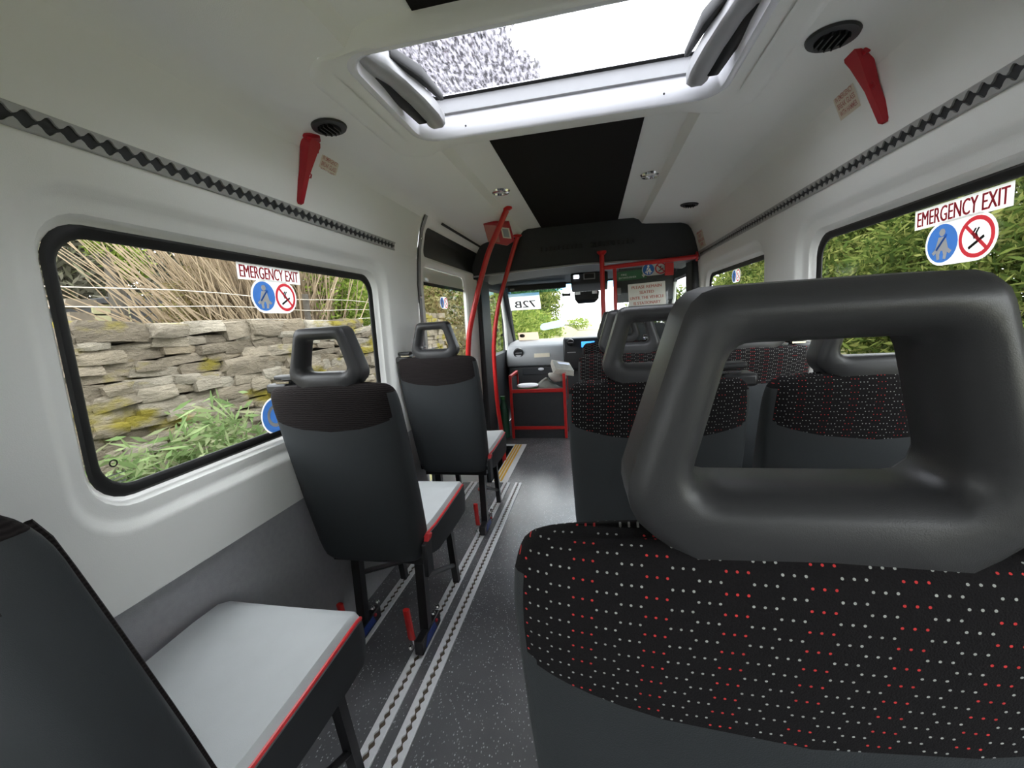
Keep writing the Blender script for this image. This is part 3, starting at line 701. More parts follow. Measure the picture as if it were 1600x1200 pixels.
tb_ = thing('plastic_tub', 'round green tub with a white lid inside the red luggage pen', 'tub', (-.655, 3.97, .311))
MB().lathe([(.0, 0), (.085, 0), (.10, .14), (.10, .185), (0, .185)], 24).build('body', 'green_plastic', tb_, smooth=True)
MB().lathe([(.0, .186), (.108, .186), (.109, .198), (.098, .204), (.09, .200), (0, .200)], 28).build('lid', 'white_gloss', tb_, smooth=True)
def crumple(n, m, fn): 
    return MB().loft([[fn(i/(n-1), j/m) for j in range(m)] for i in range(n)])
sk = crumple(9, 16, lambda a, b: ((.085+.05*math.sin(a*PI))*math.cos(2*PI*b)*math.sin(PI*(.08+.86*a))*1.2+.012*math.sin(9*b*PI+a*6), .09*math.sin(2*PI*b)*math.sin(PI*(.08+.86*a))+.01*math.cos(13*b+a*9), .24*a+.02*math.sin(7*b+5*a)))
o = tag(sk.build('cloth_bag', 'grey_cloth', smooth=True, angle=60), 'crumpled grey cloth bag behind the white-lidded tub', 'bag'); o.location = (-.455, 4.0, .315)
nw = thing('paper_bundle', 'folded newspaper bundle resting on the corner of the luggage pen', 'paper', (-.33, 3.99, .626)); nw.scale = (.78, .8, .9)
for i in range(4):
    mbp = MB().loft([[(-.13+.02*i*.4, -.10, .014*i), (.14, -.11+.01*i, .014*i), (.16-.01*i, .10, .014*i+.03), (-.11, .11, .014*i+.04)], [(-.13+.02*i*.4, -.10, .014*i+.012), (.14, -.11+.01*i, .014*i+.012), (.16-.01*i, .10, .014*i+.042), (-.11, .11, .014*i+.052)]])
    mbp.build('sheet', 'newsprint', nw, bevel=.004)
MB().poly([(-.06, -.03), (.09, -.035), (.095, .035), (-.055, .04)], .098).build('dark_headline', 'blue_label', nw)
nw.rotation_euler = (.30, .18, .45)
crumple(7, 12, lambda a, b: (-.02+.12*math.cos(2*PI*b)*math.sin(PI*(.1+.8*a))+.012*math.sin(11*b), .08*math.sin(2*PI*b)*math.sin(PI*(.1+.8*a)), -.01-.10*a+.012*math.cos(9*b+4*a))).build('wrapping', 'newsprint', nw, smooth=True, angle=60)
gb = thing('water_bottle', 'dark green bottle in the door pocket left of the luggage pen', 'bottle', (-.89, 3.86, .012))
MB().lathe([(0, 0), (.045, 0), (.05, .02), (.05, .27), (.03, .33), (.02, .35), (.02, .38), (0, .38)], 18).build('body', 'dark_green_plastic', gb, smooth=True)
MB().lathe([(0, .38), (.024, .38), (.024, .41), (0, .41)], 14).build('cap', 'green_plastic', gb)

# dashboard and driving position
da = thing('dashboard', 'grey dashboard with round air vent and dark centre stack under the windscreen', 'dashboard', (XC, 4.85, 0))
prof = [(4.74, .60), (4.72, .66), (4.74, .75), (4.80, .835), (4.95, .872), (5.38, .885), (5.38, .6)]
MB().prism([(y-4.85, z) for y, z in prof], 0, -.93, .93).build('upper_dash', 'dash_grey', da, bevel=.02)
MB().prism([(y-4.85, z) for y, z in [(4.80, .30), (4.76, .42), (4.76, .60), (5.3, .60), (5.3, .3)]], 0, -.92, .92).build('lower_dash', 'dash_dark', da, bevel=.02)
MB().prism([(y-4.85, z) for y, z in [(4.68, .55), (4.665, .74), (4.72, .90), (4.78, .918), (5.0, .90), (5.0, .5)]], 0, -.26, .28).build('centre_stack', 'black_plastic', da, bevel=.02)
def dvent(x, y, z, r):
    v_ = MB().lathe([(r*.72, .002), (r*.8, .010), (r, .006), (r, -.02), (r*.72, -.02)], 24).build('air_vent', 'black_plastic', da, smooth=True)
    v_.matrix_local = Matrix.Translation((x, y-4.85, z)) @ Matrix.Rotation(PI/2+.18, 4, 'X')
    MB().lathe([(0, -.004), (r*.72, -.004), (r*.72, -.012), (0, -.012)], 20).build('vent_core', 'rubber', v_)
    MB().box(-r*.7, r*.7, -.004, .004, -.004, .003).build('vent_vane', 'mid_grey', v_)
dvent(-.785, 4.735, .765, .058); dvent(-.175, 4.66, .86, .04)
o = MB().box(-.055, .09, -.185, -.178, .80, .865).build('display', 'screen_blue', da, bevel=.004)
MB().box(-.60, -.42, -.125, -.118, .705, .75).build('pink_label', 'cream_paper', da)
MB().box(-.75, -.35, -.10, -.085, .50, .585).build('glove_lid', 'black_trim', da, bevel=.006)
MB().sphere((-.53, -.105, .565), .035, 12, (1, .3, .5)).build('glove_latch', 'white_gloss', da, smooth=True)
MB().box(-.215, -.12, -.19, -.185, .745, .755).build('button_row', 'mid_grey', da)
st = thing('steering_wheel', 'black steering wheel at the right of the dashboard', 'steering wheel', mat4=Matrix.Translation((.40, 4.60, .80)) @ Matrix.Rotation(-.55, 4, 'X') @ Matrix.Rotation(PI/2, 4, 'X'))
MB().tube([(.19*math.cos(a), .19*math.sin(a), 0) for a in [2*PI*k/32 for k in range(33)]], .015, 8).build('rim', 'black_plastic', st, smooth=True)
for a in (0, PI, -PI/2): MB().tube([(0, 0, -.02), (.185*math.cos(a), .185*math.sin(a), 0)], .014, 6).build('spoke', 'black_plastic', st)
MB().lathe([(0, .01), (.05, .008), (.06, -.02), (.04, -.10), (0, -.22)], 16).build('hub', 'black_plastic', st, smooth=True)
oc_ = thing('overhead_console', 'black overhead console with map light and mirror above the windscreen', 'console', (XC, 4.42, 0))
MB().prism([(-.05, 1.575), (-.04, 1.47), (.10, 1.40), (.34, 1.43), (.36, 1.57)], 0, -.13, .24).build('housing', 'black_trim', oc_, bevel=.012)
MB().box(-.10, -.045, -.056, -.044, 1.525, 1.56).build('map_light', 'map_light', oc_, bevel=.004)
o = MB().box(.0, .115, -.058, -.044, 1.508, 1.572).build('switch_panel', 'mid_grey', oc_, bevel=.004)
MB().box(.010, .105, -.062, -.057, 1.518, 1.562).build('switch_face', 'black_plastic', o)
MB().loft([[(x*(1-.3*t_), .0+.05*t_, z) for x, z in ((-.11, 1.40-.1*t_), (.16, 1.40-.1*t_), (.15, 1.31-.04*t_), (-.10, 1.31-.04*t_))] for t_ in (0, 1)]).build('mirror', 'black_plastic', oc_, bevel=.01)
MB().box(-.09, -.04, -.008, .0, 1.365, 1.395).build('mirror_clip', 'chrome', oc_)
MB().box(.08, .13, -.008, .0, 1.365, 1.395).build('mirror_clip', 'chrome', oc_)
sv = thing('sun_visor', 'dark sun visor folded along the left top of the windscreen', 'visor', (XC-.5, 4.72, 1.50))
MB().box(-.36, .30, -.02, .02, -.035, .03).build('panel', 'black_trim', sv, bevel=.012)
MB().box(-.33, -.28, -.03, -.02, -.02, .0).build('clip', 'mid_grey', sv, bevel=.003)
sv = thing('sun_visor', 'dark sun visor folded down in front of the driver', 'visor', (.55, 4.70, 1.40))
MB().box(-.33, .28, -.012, .012, -.14, .12).build('panel', 'black_trim', sv, bevel=.01)
MB().box(-.30, -.25, -.018, -.012, -.05, .02).build('clip', 'mid_grey', sv, bevel=.002)
tg = thing('toll_tag', 'small black box stuck to the windscreen left of the mirror', 'tag box', (-.30, 4.93, 1.40))
MB().box(-.05, .05, -.012, .012, -.016, .016).build('case', 'black_plastic', tg, bevel=.004)
MB().box(-.03, .03, -.014, -.012, -.006, .006).build('face', 'mid_grey', tg)

# ------------------------------------------------------------------ signs and stickers
def oval_sticker(root, c, r, gap, sc=1):
    pts = [(c[0]-gap/2+r*1.1*math.cos(a), c[1]+r*1.1*math.sin(a)) for a in np.linspace(PI/2, 1.5*PI, 14)]+[(c[0]+gap/2+r*1.1*math.cos(a), c[1]+r*1.1*math.sin(a)) for a in np.linspace(-PI/2, PI/2, 14)]
    MB().poly(pts, .0004).build('backing', 'window_paper', root)
    a, b = (c[0]-gap/2, c[1]), (c[0]+gap/2, c[1])
    MB().disc(a, r*.96, 28, .0008).build('blue_disc', 'blue_window', root)
    mb = MB(); q = lambda pts: mb.poly([(a[0]+x*r, a[1]+y*r) for x, y in pts], .0012)
    mb.disc((a[0], a[1]+.55*r), .19*r, 14, .0012)
    q([(-.22, .33), (.22, .33), (.40, -.25), (.62, -.42), (.50, -.55), (.2, -.36), (-.2, -.36), (-.50, -.55), (-.62, -.42), (-.40, -.25)])
    q([(-.38, -.34), (-.05, -.34), (-.12, -.55), (-.10, -.78), (-.28, -.80), (-.34, -.55)]); q([(.05, -.34), (.38, -.34), (.34, -.55), (.28, -.80), (.10, -.78), (.12, -.55)])
    mb.build('belted_figure', 'bright_white', root)
    MB().poly([(a[0]+x*r, a[1]+y*r) for x, y in [(.25, .45), (.34, .38), (-.28, -.34), (-.38, -.28)]], .0016).build('belt_stripe', 'blue_window', root)
    mb = MB().disc(b, r*.96, 28, .0010, r2=r*.76)
    mb.poly([(b[0]+x*r, b[1]+y*r) for x, y in [(-.63, .51), (-.51, .63), (.63, -.51), (.51, -.63)]], .0015); mb.build('prohibition_ring', 'red_window', root)
    mb = MB(); mb.poly([(b[0]+x*r, b[1]+y*r) for x, y in [(-.42, -.42), (-.36, -.55), (.45, -.08), (.38, .04)]], .0008)
    for k in range(2): mb.poly([(b[0]+x*r+k*.16*r, b[1]+y*r) for x, y in [(-.12, -.1), (-.02, -.06), (-.12, .16), (.02, .40), (-.08, .42), (-.24, .16)]], .0008)
    mb.build('cigarette', 'black_print', root)
def exit_sticker(side, y, z, label, wd=.225, oval=True):
    p = WP(side, y, z, .051); u = (0, -side, 0); dz = .05
    v = Vector(WP(side, y, z+dz, .05))-Vector(WP(side, y, z, .05))
    r = thing('window_sticker', label, 'sticker', mat4=frame_mat(p, u, v))
    MB().poly([(-wd/2, -.024), (wd/2, -.024), (wd/2, .024), (-wd/2, .024)], .0003).build('backing', 'window_paper', r)
    lettering('EMERGENCY EXIT', wd*.93, .036, 'red_print', r, bold=.0, smear=.0011)
    if oval: oval_sticker(r, (.006, -.070), .047, .092)
    return r
exit_sticker(-1, 1.180, 1.340, 'emergency exit sticker with seat belt and no smoking signs on left window', wd=.262)
exit_sticker(1, 1.178, 1.338, 'emergency exit sticker with seat belt and no smoking signs on right window', wd=.262)
for side, y, z, lab in ((1, 2.70, 1.325, 'small seat belt and no smoking sticker on the front right window'),):
    p = WP(side, y, z, .051); r = thing('window_sticker', lab, 'sticker', mat4=frame_mat(p, (0, -side, 0), (0, 0, 1))); oval_sticker(r, (0, 0), .035, .072)
p = WP(-1, 2.66, 1.29, .022); r = thing('window_sticker', 'faint seat belt and no smoking sticker on the entrance door glass', 'sticker', mat4=frame_mat(p, (0, 1, 0), (0, 0, 1))); oval_sticker(r, (0, 0), .035, .072)
# blue ring sticker low on the left window
p = WP(-1, 1.118, .895, .051); r = thing('window_sticker', 'round blue sticker with a white ring low on left window', 'sticker', mat4=frame_mat(p, (0, 1, 0), (0, 0, 1)))
MB().disc((0, 0), .060, 32, .0003).build('backing', 'window_paper', r); MB().disc((0, 0), .055, 32, .0008).build('blue_disc', 'blue_window', r); MB().disc((0, 0), .036, 28, .0013, r2=.025).build('white_ring', 'bright_white', r)
# maker's mark on the left pane
p = WP(-1, .660, .890, .0545); r = thing('glass_mark', 'small black ring mark etched in the lower corner of left window', 'mark', mat4=frame_mat(p, (0, 1, 0), (0, 0, 1)))
MB().disc((0, .012), .0085, 20, .0004, r2=.0055).build('ring', 'black_print', r)
for k, ww in ((-.012, .036), (-.021, .028), (-.030, .034)): MB().poly([(-ww/2, k-.0012), (ww/2, k-.0012), (ww/2, k+.0012), (-ww/2, k+.0012)], .0004).build('fine_print', 'mid_grey', r)
def slope_frame(side, y, z, d=-.002):
    p = Vector(WP(side, y, z, d)); v = Vector(WP(side, y, z+.02, d))-Vector(WP(side, y, z-.02, d)); return frame_mat(p, (0, -side, 0), v)
# emergency hammers
def hammer(side, y, z, label):
    h = thing('emergency_hammer', label, 'hammer', mat4=slope_frame(side, y, z), group='red emergency hammers above the windows')
    MB().loft([[(x, yy, zz) for x, zz in ((-w_, .001), (-w_*.8, t_), (w_*.8, t_), (w_, .001))] for yy, w_, t_ in ((-.115, .008, .012), (-.108, .0125, .018), (-.02, .013, .022), (.0, .016, .024), (.05, .026, .028), (.072, .031, .032), (.084, .026, .032))]).build('holder', 'red_plastic', h, smooth=True, angle=50)
    MB().tube([(-.036, .082, .018), (-.018, .086, .02), (.014, .098, .02), (.026, .090, .02)], .012, 8, [.007, .012, .014, .008]).build('hammer_head', 'red_plastic', h, smooth=True)
    MB().box(.020, .036, .055, .068, .004, .022).build('clip', 'red_plastic', h, bevel=.003)
    MB().tube([(.012, -.012, .018), (.022, -.014, .018), (.022, -.024, .018), (.012, -.026, .018)], .0022, 6).build('pin_loop', 'red_plastic', h)
hammer(-1, 1.262, 1.675, 'red emergency hammer on the lining above left window'); hammer(1, 1.315, 1.700, 'red emergency hammer on the lining above right window')
def notice(side, y, z, wd, ht, lines, label, mat='pale_red_print', back='cream_paper'):
    r = thing('wall_notice', label, 'notice', mat4=slope_frame(side, y, z, -.0012))
    MB().poly([(-wd/2, -ht/2), (wd/2, -ht/2), (wd/2, ht/2), (-wd/2, ht/2)], .0003).build('paper', back, r)
    n = len(lines)
    for i, s_ in enumerate(lines): lettering(s_, wd*.84*min(1, len(s_)/max(len(q) for q in lines)+.15), ht*.62/n, mat, r, (0, ht*(.5-(i+.5+.25)/(n+.5))), bold=.01)
notice(-1, 1.385, 1.712, .094, .070, ['IN EMERGENCY', 'BREAK GLASS', 'WITH HAMMER'], 'cream emergency notice beside the left red hammer')
notice(1, 1.435, 1.700, .094, .072, ['IN EMERGENCY', 'BREAK GLASS', 'WITH HAMMER'], 'cream emergency notice beside the right red hammer')
notice(1, 3.16, 1.628, .16, .13, ['EMERGENCY', 'EXIT', 'BREAK GLASS', 'HERE'], 'cream and red notice above the front right window', mat='red_print')
# signs on the driver screen
def facing(name, label, cat, x, y, z): return thing(name, label, cat, mat4=frame_mat((x, y, z), (1, 0, .03), (0, 0, 1)))
r = facing('passenger_notice', 'white notice asking passengers to remain seated, on the driver screen', 'notice', .393, 3.258, 1.275)
MB().poly([(-.132, -.085), (.132, -.085), (.132, .085), (-.132, .085)], .0003).build('paper', 'white_paper', r)
for i, (s_, ww) in enumerate((('PLEASE REMAIN', .21), ('SEATED', .10), ('UNTIL THE VEHICLE', .24), ('IS STATIONARY', .19))): lettering(s_, ww, .022, 'pale_red_print', r, (0, .058-.039*i), smear=.0012)
r = facing('extinguisher_sign', 'green fire extinguisher sign with white arrow on the driver screen', 'sign', .288, 3.2645, 1.425)
MB().poly([(-.105, -.035), (.105, -.035), (.105, .032), (-.105, .032)], .0003).build('panel', 'green_print', r)
lettering('FIRE', .040, .013, 'white_paper', r, (-.055, .006)); lettering('EXTINGUISHER', .125, .013, 'white_paper', r, (-.030, -.016))
MB().poly([(.078, .022), (.090, .022), (.090, -.008), (.098, -.008), (.084, -.028), (.070, -.008), (.078, -.008)], .0006).build('arrow', 'white_paper', r)
r = facing('safety_sticker', 'seat belt and no smoking sticker at the top of the driver screen', 'sticker', .450, 3.262, 1.455); oval_sticker(r, (0, 0), .042, .086)
# paper route number in the windscreen, read from outside
r = thing('route_card', 'white paper route number card in the windscreen, seen reversed from behind', 'card', mat4=frame_mat((-.795, 4.95, 1.345), (1, 0, 0), (0, -.55, .83)))
MB().poly([(-.185, -.100), (.185, -.100), (.185, .125), (-.185, .125)], .0).build('paper', 'window_paper', r)
MB().poly([(-.185, .085), (.185, .085), (.185, .125), (-.185, .125)], .001).build('blue_header', 'blue_film', r)
lettering('72B', .25, .095, 'black_print', r, (.0, -.022), z=.002, mirror=True, smear=.003)
r = thing('windscreen_sticker', 'pale blue sticker on the windscreen left of the road', 'sticker', mat4=frame_mat((-.49, 5.13, 1.06), (1, 0, .12), (0, -.6, .8)))
MB().poly([(-.16, -.038), (-.13, -.06), (.12, -.055), (.16, -.01), (.15, .045), (.1, .055), (-.13, .045), (-.16, .01)], 0).build('film', 'blue_film', r)
r = thing('windscreen_label', 'small brown and cream label at the bottom left of the windscreen', 'label', mat4=frame_mat((-.82, 5.25, .93), (1, 0, 0), (0, -.6, .8)))
MB().poly([(-.13, -.06), (.13, -.06), (.13, .065), (-.13, .065)], 0).build('paper', 'tan_film', r)
MB().disc((-.08, .015), .03, 16, .001, sx=1.2).build('brown_dot', 'bark', r)

# ------------------------------------------------------------------ ceiling fittings
def tilt(x):
    e = .01; return math.atan2(zc(x+e)-zc(x-e), 2*e)
def round_vent(x, y, label, r=.052):
    o = thing('ceiling_vent', label, 'air vent', group='round black vents along the ceiling edges', mat4=Matrix.Translation((XC+x, y, zc(x)-.001)) @ Matrix.Rotation(-tilt(x), 4, 'Y'))
    MB().lathe([(r*.62, -.003), (r*.66, -.008), (r*.95, -.006), (r, .0), (r*.62, 0)], 32).build('rim', 'black_plastic', o, smooth=True)
    MB().lathe([(0, -.002), (r*.64, -.002), (r*.64, 0), (0, 0)], 24).build('core', 'rubber', o)
    for k in (-.5, -.25, 0, .25, .5):
        hl = r*.62*math.sqrt(1-(k/.62)**2); MB().box(k*r-.0015, k*r+.0015, -hl, hl, -.016, -.003).build('vane', 'black_plastic', o)
round_vent(-.690, 1.245, 'round black air vent above the left red hammer'); round_vent(.665, 1.235, 'large round black air vent above the right red hammer', .056); round_vent(.672, 2.785, 'small far round black air vent at the front right of the ceiling')
def spot(x, y, label):
    o = thing('ceiling_spotlight', label, 'spotlight', group='chrome downlights either side of the black panel', mat4=Matrix.Translation((XC+x, y, zc(x)-.0005)))
    MB().lathe([(.029, -.004), (.034, -.012), (.048, -.010), (.054, 0), (.029, 0)], 28).build('bezel', 'chrome', o, smooth=True)
    MB().lathe([(0, -.007), (.017, -.006), (.029, -.002), (0, -.001)], 20).build('lens', 'white_gloss', o, smooth=True)
spot(-.385, 2.30, 'chrome ceiling downlight at the top of the red grab pole'); spot(.395, 2.33, 'chrome ceiling downlight right of the black ceiling panel')
rb = thing('red_pouch', 'small red box with white label on the ceiling behind the grab pole', 'box', mat4=Matrix.Translation((-.585, 2.76, 1.715)) @ Matrix.Rotation(-.75, 4, 'X') @ Matrix.Rotation(.30, 4, 'Y'))
MB().prism([(-.10, -.075), (.085, -.095), (.095, .05), (.04, .09), (-.10, .075)], 2, -.010, .012).build('case', 'red_plastic', rb, bevel=.006)
MB().box(.025, .085, -.055, .025, -.0115, -.010).build('label_card', 'cream_paper', rb)
MB().box(.035, .075, -.045, .015, -.0122, -.0115).build('print_block', 'mid_grey', rb)
MB().box(-.095, -.005, -.065, .065, -.0125, -.010).build('front_flap', 'pale_red_print', rb, bevel=.002)

# ------------------------------------------------------------------ outside the bus
GZ = -.72
rd = tag(MB().add([(-2.0, -30, GZ), (3.4, -30, GZ), (3.4, 24, GZ), (-2.0, 24, GZ), (9.5, 60, GZ+.5), (3.0, 60, GZ+.5)], [(0, 1, 2, 3), (3, 2, 4, 5)]).build('road', 'asphalt'), kind='structure')
for y in range(8, 40, 6): MB().box(.72, .82, y, y+3, GZ+.001, GZ+.004).build('lane_mark', 'white_paper', rd)
tag(MB().add([(-60, -40, GZ-.02), (60, -40, GZ-.02), (60, 90, GZ-.02), (-60, 90, GZ-.02)], [(0, 1, 2, 3)]).build('ground', 'grass_ground'), kind='structure')
tag(MB().loft([[(x, y, z) for x, z in ((-2.0, GZ-.01), (-2.3, GZ+.25), (-2.8, GZ+.5), (-4, GZ+.9), (-14, GZ+1.2))] for y in (-25, 0, 25, 60)], (False, False), closed=False).build('verge', 'grass_ground'), kind='structure')
tag(MB().loft([[(x+(0 if y < 25 else 7), y, z) for x, z in ((3.35, GZ-.01), (3.8, GZ+.35), (4.6, GZ+.95), (6, GZ+1.3), (16, GZ+1.5))] for y in (-25, 0, 24, 60)], (False, False), closed=False).build('bank', 'grass_ground'), kind='structure')

# dry stone wall, every stone a piece of its own
swl = thing('dry_stone_wall', 'mossy dry stone wall running outside the left windows', 'wall', (-3.0, 2.8, GZ+.4))
SWB = Vector((-3.0, 2.8, GZ+.4)); TOP = 1.27
MB().box(-.18, .12, -8, 4.6, 0, TOP-.1-SWB.z).build('wall_core', 'wall_core', swl)
stones = []
for k in range(8):
    rs = np.random.default_rng(50+k); vs = []; n = 4
    m = bpy.data.meshes.new('stone')
    import bmesh
    bm = bmesh.new(); bmesh.ops.create_cube(bm, size=1); bmesh.ops.subdivide_edges(bm, edges=bm.edges[:], cuts=1, use_grid_fill=True)
    for v in bm.verts:
        c_ = v.co; rnd = c_.normalized()*.62
        v.co = c_*.80+rnd*.20+Vector(rs.uniform(-.07, .07, 3))
    bm.to_mesh(m); bm.free(); m.shade_smooth(); m.set_sharp_from_angle(angle=math.radians(38)); m.materials.append(M['dry_stone']); stones.append(m)
z = .27; cnt = 0; rest = MB()
while z < TOP:
    h = random.uniform(.046, .088); top = z+h > TOP-.08
    if top: h = .10
    y = .75+random.uniform(0, .2)
    while y < 5.6:
        l_ = random.uniform(.12, .36)*(1.15 if top else 1); hh = h*random.uniform(.8, 1.25)
        if cnt < 300:
            o = bpy.data.objects.new('stone', random.choice(stones)); COL.objects.link(o); o.parent = swl; cnt += 1
            o.location = Vector((-2.86+random.uniform(-.025, .03)-(.04 if top else 0), y+l_/2, z+h/2+random.uniform(-.014, .014)))-SWB
            o.scale = (.20+(.12 if top else 0), l_*1.10, hh*1.16); o.rotation_euler = (random.uniform(-.10, .10), random.uniform(-.1, .1), random.uniform(-.05, .05))
        y += l_
    z += h*.97
print('stones', cnt)
far = MB()
def rough_block(mb, c, s_):
    r_ = lambda: random.uniform(.82, 1.0)
    mb.add([(c[0]+a*s_[0]/2*r_(), c[1]+b*s_[1]/2*r_(), c[2]+d*s_[2]/2*r_()) for a in (-1, 1) for b in (-1, 1) for d in (-1, 1)], [(0,1,3,2), (4,6,7,5), (0,4,5,1), (2,3,7,6), (0,2,6,4), (1,5,7,3)])
for (ya, yb, za) in ((-5, .72, -.3), (5.6, 7.4, -.3), (.72, 5.6, -.3)):
    z = za
    while z < (TOP if ya != .72 else .27):
        h = random.uniform(.06, .1); y = ya
        while y < yb:
            l_ = random.uniform(.2, .45); rough_block(far, (-2.86-SWB.x+random.uniform(-.02, .02), y+l_/2-SWB.y, z+h/2-SWB.z), (.2, l_, h)); y += l_
        z += h
tag(far.build('more_stones', 'dry_stone', swl), kind='stuff')

def leaves(n, sampler, size, stretch=(1, 1.6), seed=1):
    r = np.random.default_rng(seed); P = sampler(r, n); n = len(P)
    a = r.normal(size=(n, 3)); a[:, 1] *= 1.8; a /= np.linalg.norm(a, axis=1)[:, None]
    b = r.normal(size=(n, 3)); b -= a*(a*b).sum(1)[:, None]; b /= np.linalg.norm(b, axis=1)[:, None]
    s_ = size*r.uniform(.6, 1.4, (n, 1)); L = a*s_*r.uniform(*stretch, (n, 1)); W = b*s_*.42
    V = np.stack([P-L, P+W-L*.1, P+L, P-W-L*.1], 1).reshape(-1, 3); F = np.arange(4*n).reshape(-1, 4)
    return V, F
def foliage(name, mat, V, F, parent):
    me = bpy.data.meshes.new(name); me.from_pydata(V.tolist(), [], F.tolist()); me.update(); o = link(name, me, mat, parent); o['kind'] = 'stuff'; return o
def blob_sampler(cs, rs, shell=.45):
    cs = np.array(cs, float); rs = np.array(rs, float)
    def f_(r, n):
        i = r.integers(0, len(cs), n); d = r.normal(size=(n, 3)); d /= np.linalg.norm(d, axis=1)[:, None]
        q = (shell+(1-shell)*r.random((n, 1))**.6)*(1+.18*r.normal(size=(n, 1)))
        return cs[i]+d*rs[i]*q
    return f_
def shrub(name, label, cat, base, blobs, n, size, mat, seed, trunk=True, stretch=(1, 1.8), trunk_h=None, group=None):
    o = thing(name, label, cat, base, group); b = Vector(base)
    cs = [(c[0]-b.x, c[1]-b.y, c[2]-b.z) for c, r in blobs]; rs = [r for c, r in blobs]
    V, F = leaves(n, blob_sampler(cs, rs), size, stretch, seed); foliage('foliage', mat, V, F, o)
    if trunk:
        mb = MB()
        c0 = Vector(cs[0]); mb.tube([(0, 0, -.1), (c0.x*.3, c0.y*.3, c0.z*.5), tuple(c0)], .1, 8, [.11, .09, .05])
        for c in cs[1:]: mb.tube([(c0.x*.3, c0.y*.3, c0.z*.45), tuple((Vector(c)+c0)*.45), c], .05, 6, [.07, .05, .02])
        mb.build('trunk', 'bark', o, smooth=True)
    return o
rr = random.Random(3)
# left: behind the wall
shrub('background_tree', 'grey-green tree at the upper left behind the stone wall', 'tree', (-8.2, 5.2, .3), [((-8.2, 4.2, 2.6), (.8, 1.9, 1.9)), ((-8.3, 6.4, 3.0), (.8, 1.8, 2.0)), ((-8.3, 9.0, 3.0), (.8, 2.0, 2.1))], 16000, .06, 'grey_leaf', 11, stretch=(1, 2.6))
shrub('leafy_sapling', 'small bright green sapling at the top left behind the wall', 'tree', (-6.0, 4.35, .3), [((-6.0, 4.35, 2.5), (.2, .26, .26)), ((-5.95, 4.55, 2.2), (.16, .22, .2))], 1200, .035, 'bright_leaf', 12)
shrub('green_bush', 'bright green bush over the right end of the stone wall', 'bush', (-4.0, 6.0, .3), [((-4.0, 5.7, 1.75), (.6, .8, .75)), ((-4.1, 7.0, 2.1), (.7, 1.0, 1.1)), ((-3.9, 6.4, 1.1), (.6, .9, .6))], 15000, .034, 'bright_leaf', 13)
shrub('brown_hedge', 'brown and green hedge beyond the end of the wall', 'hedge', (-3.4, 8.8, -.1), [((-3.4, 8.2, .8), (.6, .9, 1.3)), ((-3.4, 9.8, 1.0), (.6, 1.1, 1.5)), ((-3.4, 11.4, 1.1), (.6, 1.1, 1.6))], 16000, .04, 'brown_leaf', 14)
shrub('roadside_tree', 'green roadside tree seen through the entrance door glass', 'tree', (-4.4, 10.0, .1), [((-4.4, 9.2, 2.4), (.9, 1.4, 1.5)), ((-4.5, 11.2, 2.9), (1.0, 1.6, 1.7)), ((-4.6, 13.2, 2.4), (1.0, 1.5, 1.8)), ((-3.6, 10.3, 1.9), (.5, .9, .6))], 16000, .055, 'bright_leaf', 15)
shrub('woodland_tree', 'tall tree far back behind the brown brush', 'tree', (-10, 9, .3), [((-10, 8, 3.2), (1.8, 3.5, 2.8)), ((-10, 14, 3.4), (2, 4, 3)), ((-9.5, 2.5, 3.0), (1.5, 3.0, 2.6))], 9000, .15, 'grey_leaf', 16)
# fan of bare stems
br = thing('bare_brush', 'fan of bare tan stems rising behind the stone wall', 'brush', (-4.2, 4.75, .35))
mb = MB()
for i in range(1700):
    a = rr.gauss(-.12, .30); b = rr.gauss(.0, .28); L = rr.uniform(1.0, 2.4); x0, y0 = rr.gauss(0, .26), rr.gauss(.15, .36)
    p = [(x0+L*t_*math.sin(b)*.6, y0+L*t_*math.sin(a)*(1+.25*t_), L*t_*math.cos(a)) for t_ in (0, .35, .7, 1)]
    mb.tube(p, .01, 3, [.009, .009, .007, .005])
tag(mb.build('stems', 'stem_tan', br), kind='stuff')
V, F = leaves(9000, blob_sampler([(-.2, 0, .8), (-.2, .7, .9), (-.2, -.6, .9), (-.2, .1, 1.5)], [(.3, .7, .6), (.3, .6, .6), (.3, .6, .6), (.3, .9, .5)]), .016, (3, 9), 5); foliage('twigs', 'brown_leaf', V, F, br)
# gate pillar, shed, wires
gp_ = thing('gate_pillar', 'square stone pillar at the far left behind the wall', 'pillar', (-5.0, 3.22, .3))
mb = MB()
for k in range(7): rough_block(mb, (0, 0, .08+k*.17), (.22, .22, .175))
mb.build('shaft', 'pillar_stone', gp_); mb = MB(); rough_block(mb, (0, 0, 1.27), (.28, .28, .08)); mb.build('cap', 'pillar_stone', gp_)
sh = thing('garden_shed', 'low pale shed with a dark roof behind the wall', 'shed', (-7.2, 5.1, .4))
for k in range(5): MB().box(.34, .37, -.48, .0, .55+k*.16, .690+k*.16).build('board', 'shed_boards', sh, bevel=.006)
MB().box(-.5, .34, -.48, .45, 0, 1.36).build('body', 'shed_roof', sh)
MB().prism([(-.56, 1.34), (.56, 1.34), (.56, 1.375), (0, 1.47), (-.56, 1.375)], 0, -.6, .42).build('roof', 'shed_roof', sh)
wf_ = thing('wire_fence', 'three strand wire fence above the stone wall', 'fence', (-3.28, 3.4, 1.2))
for k, zz in enumerate((.10, .22, .34)): MB().tube([(0, -2.6+.4*i, zz+.014*math.sin(i*1.1+k)) for i in range(15)], .004, 5).build('wire', 'fence_wire', wf_)
for y in (-1.9, 1.0, 2.7): MB().box(-.05, -.01, y-.03, y+.03, -.4, .40).build('post', 'bark', wf_)
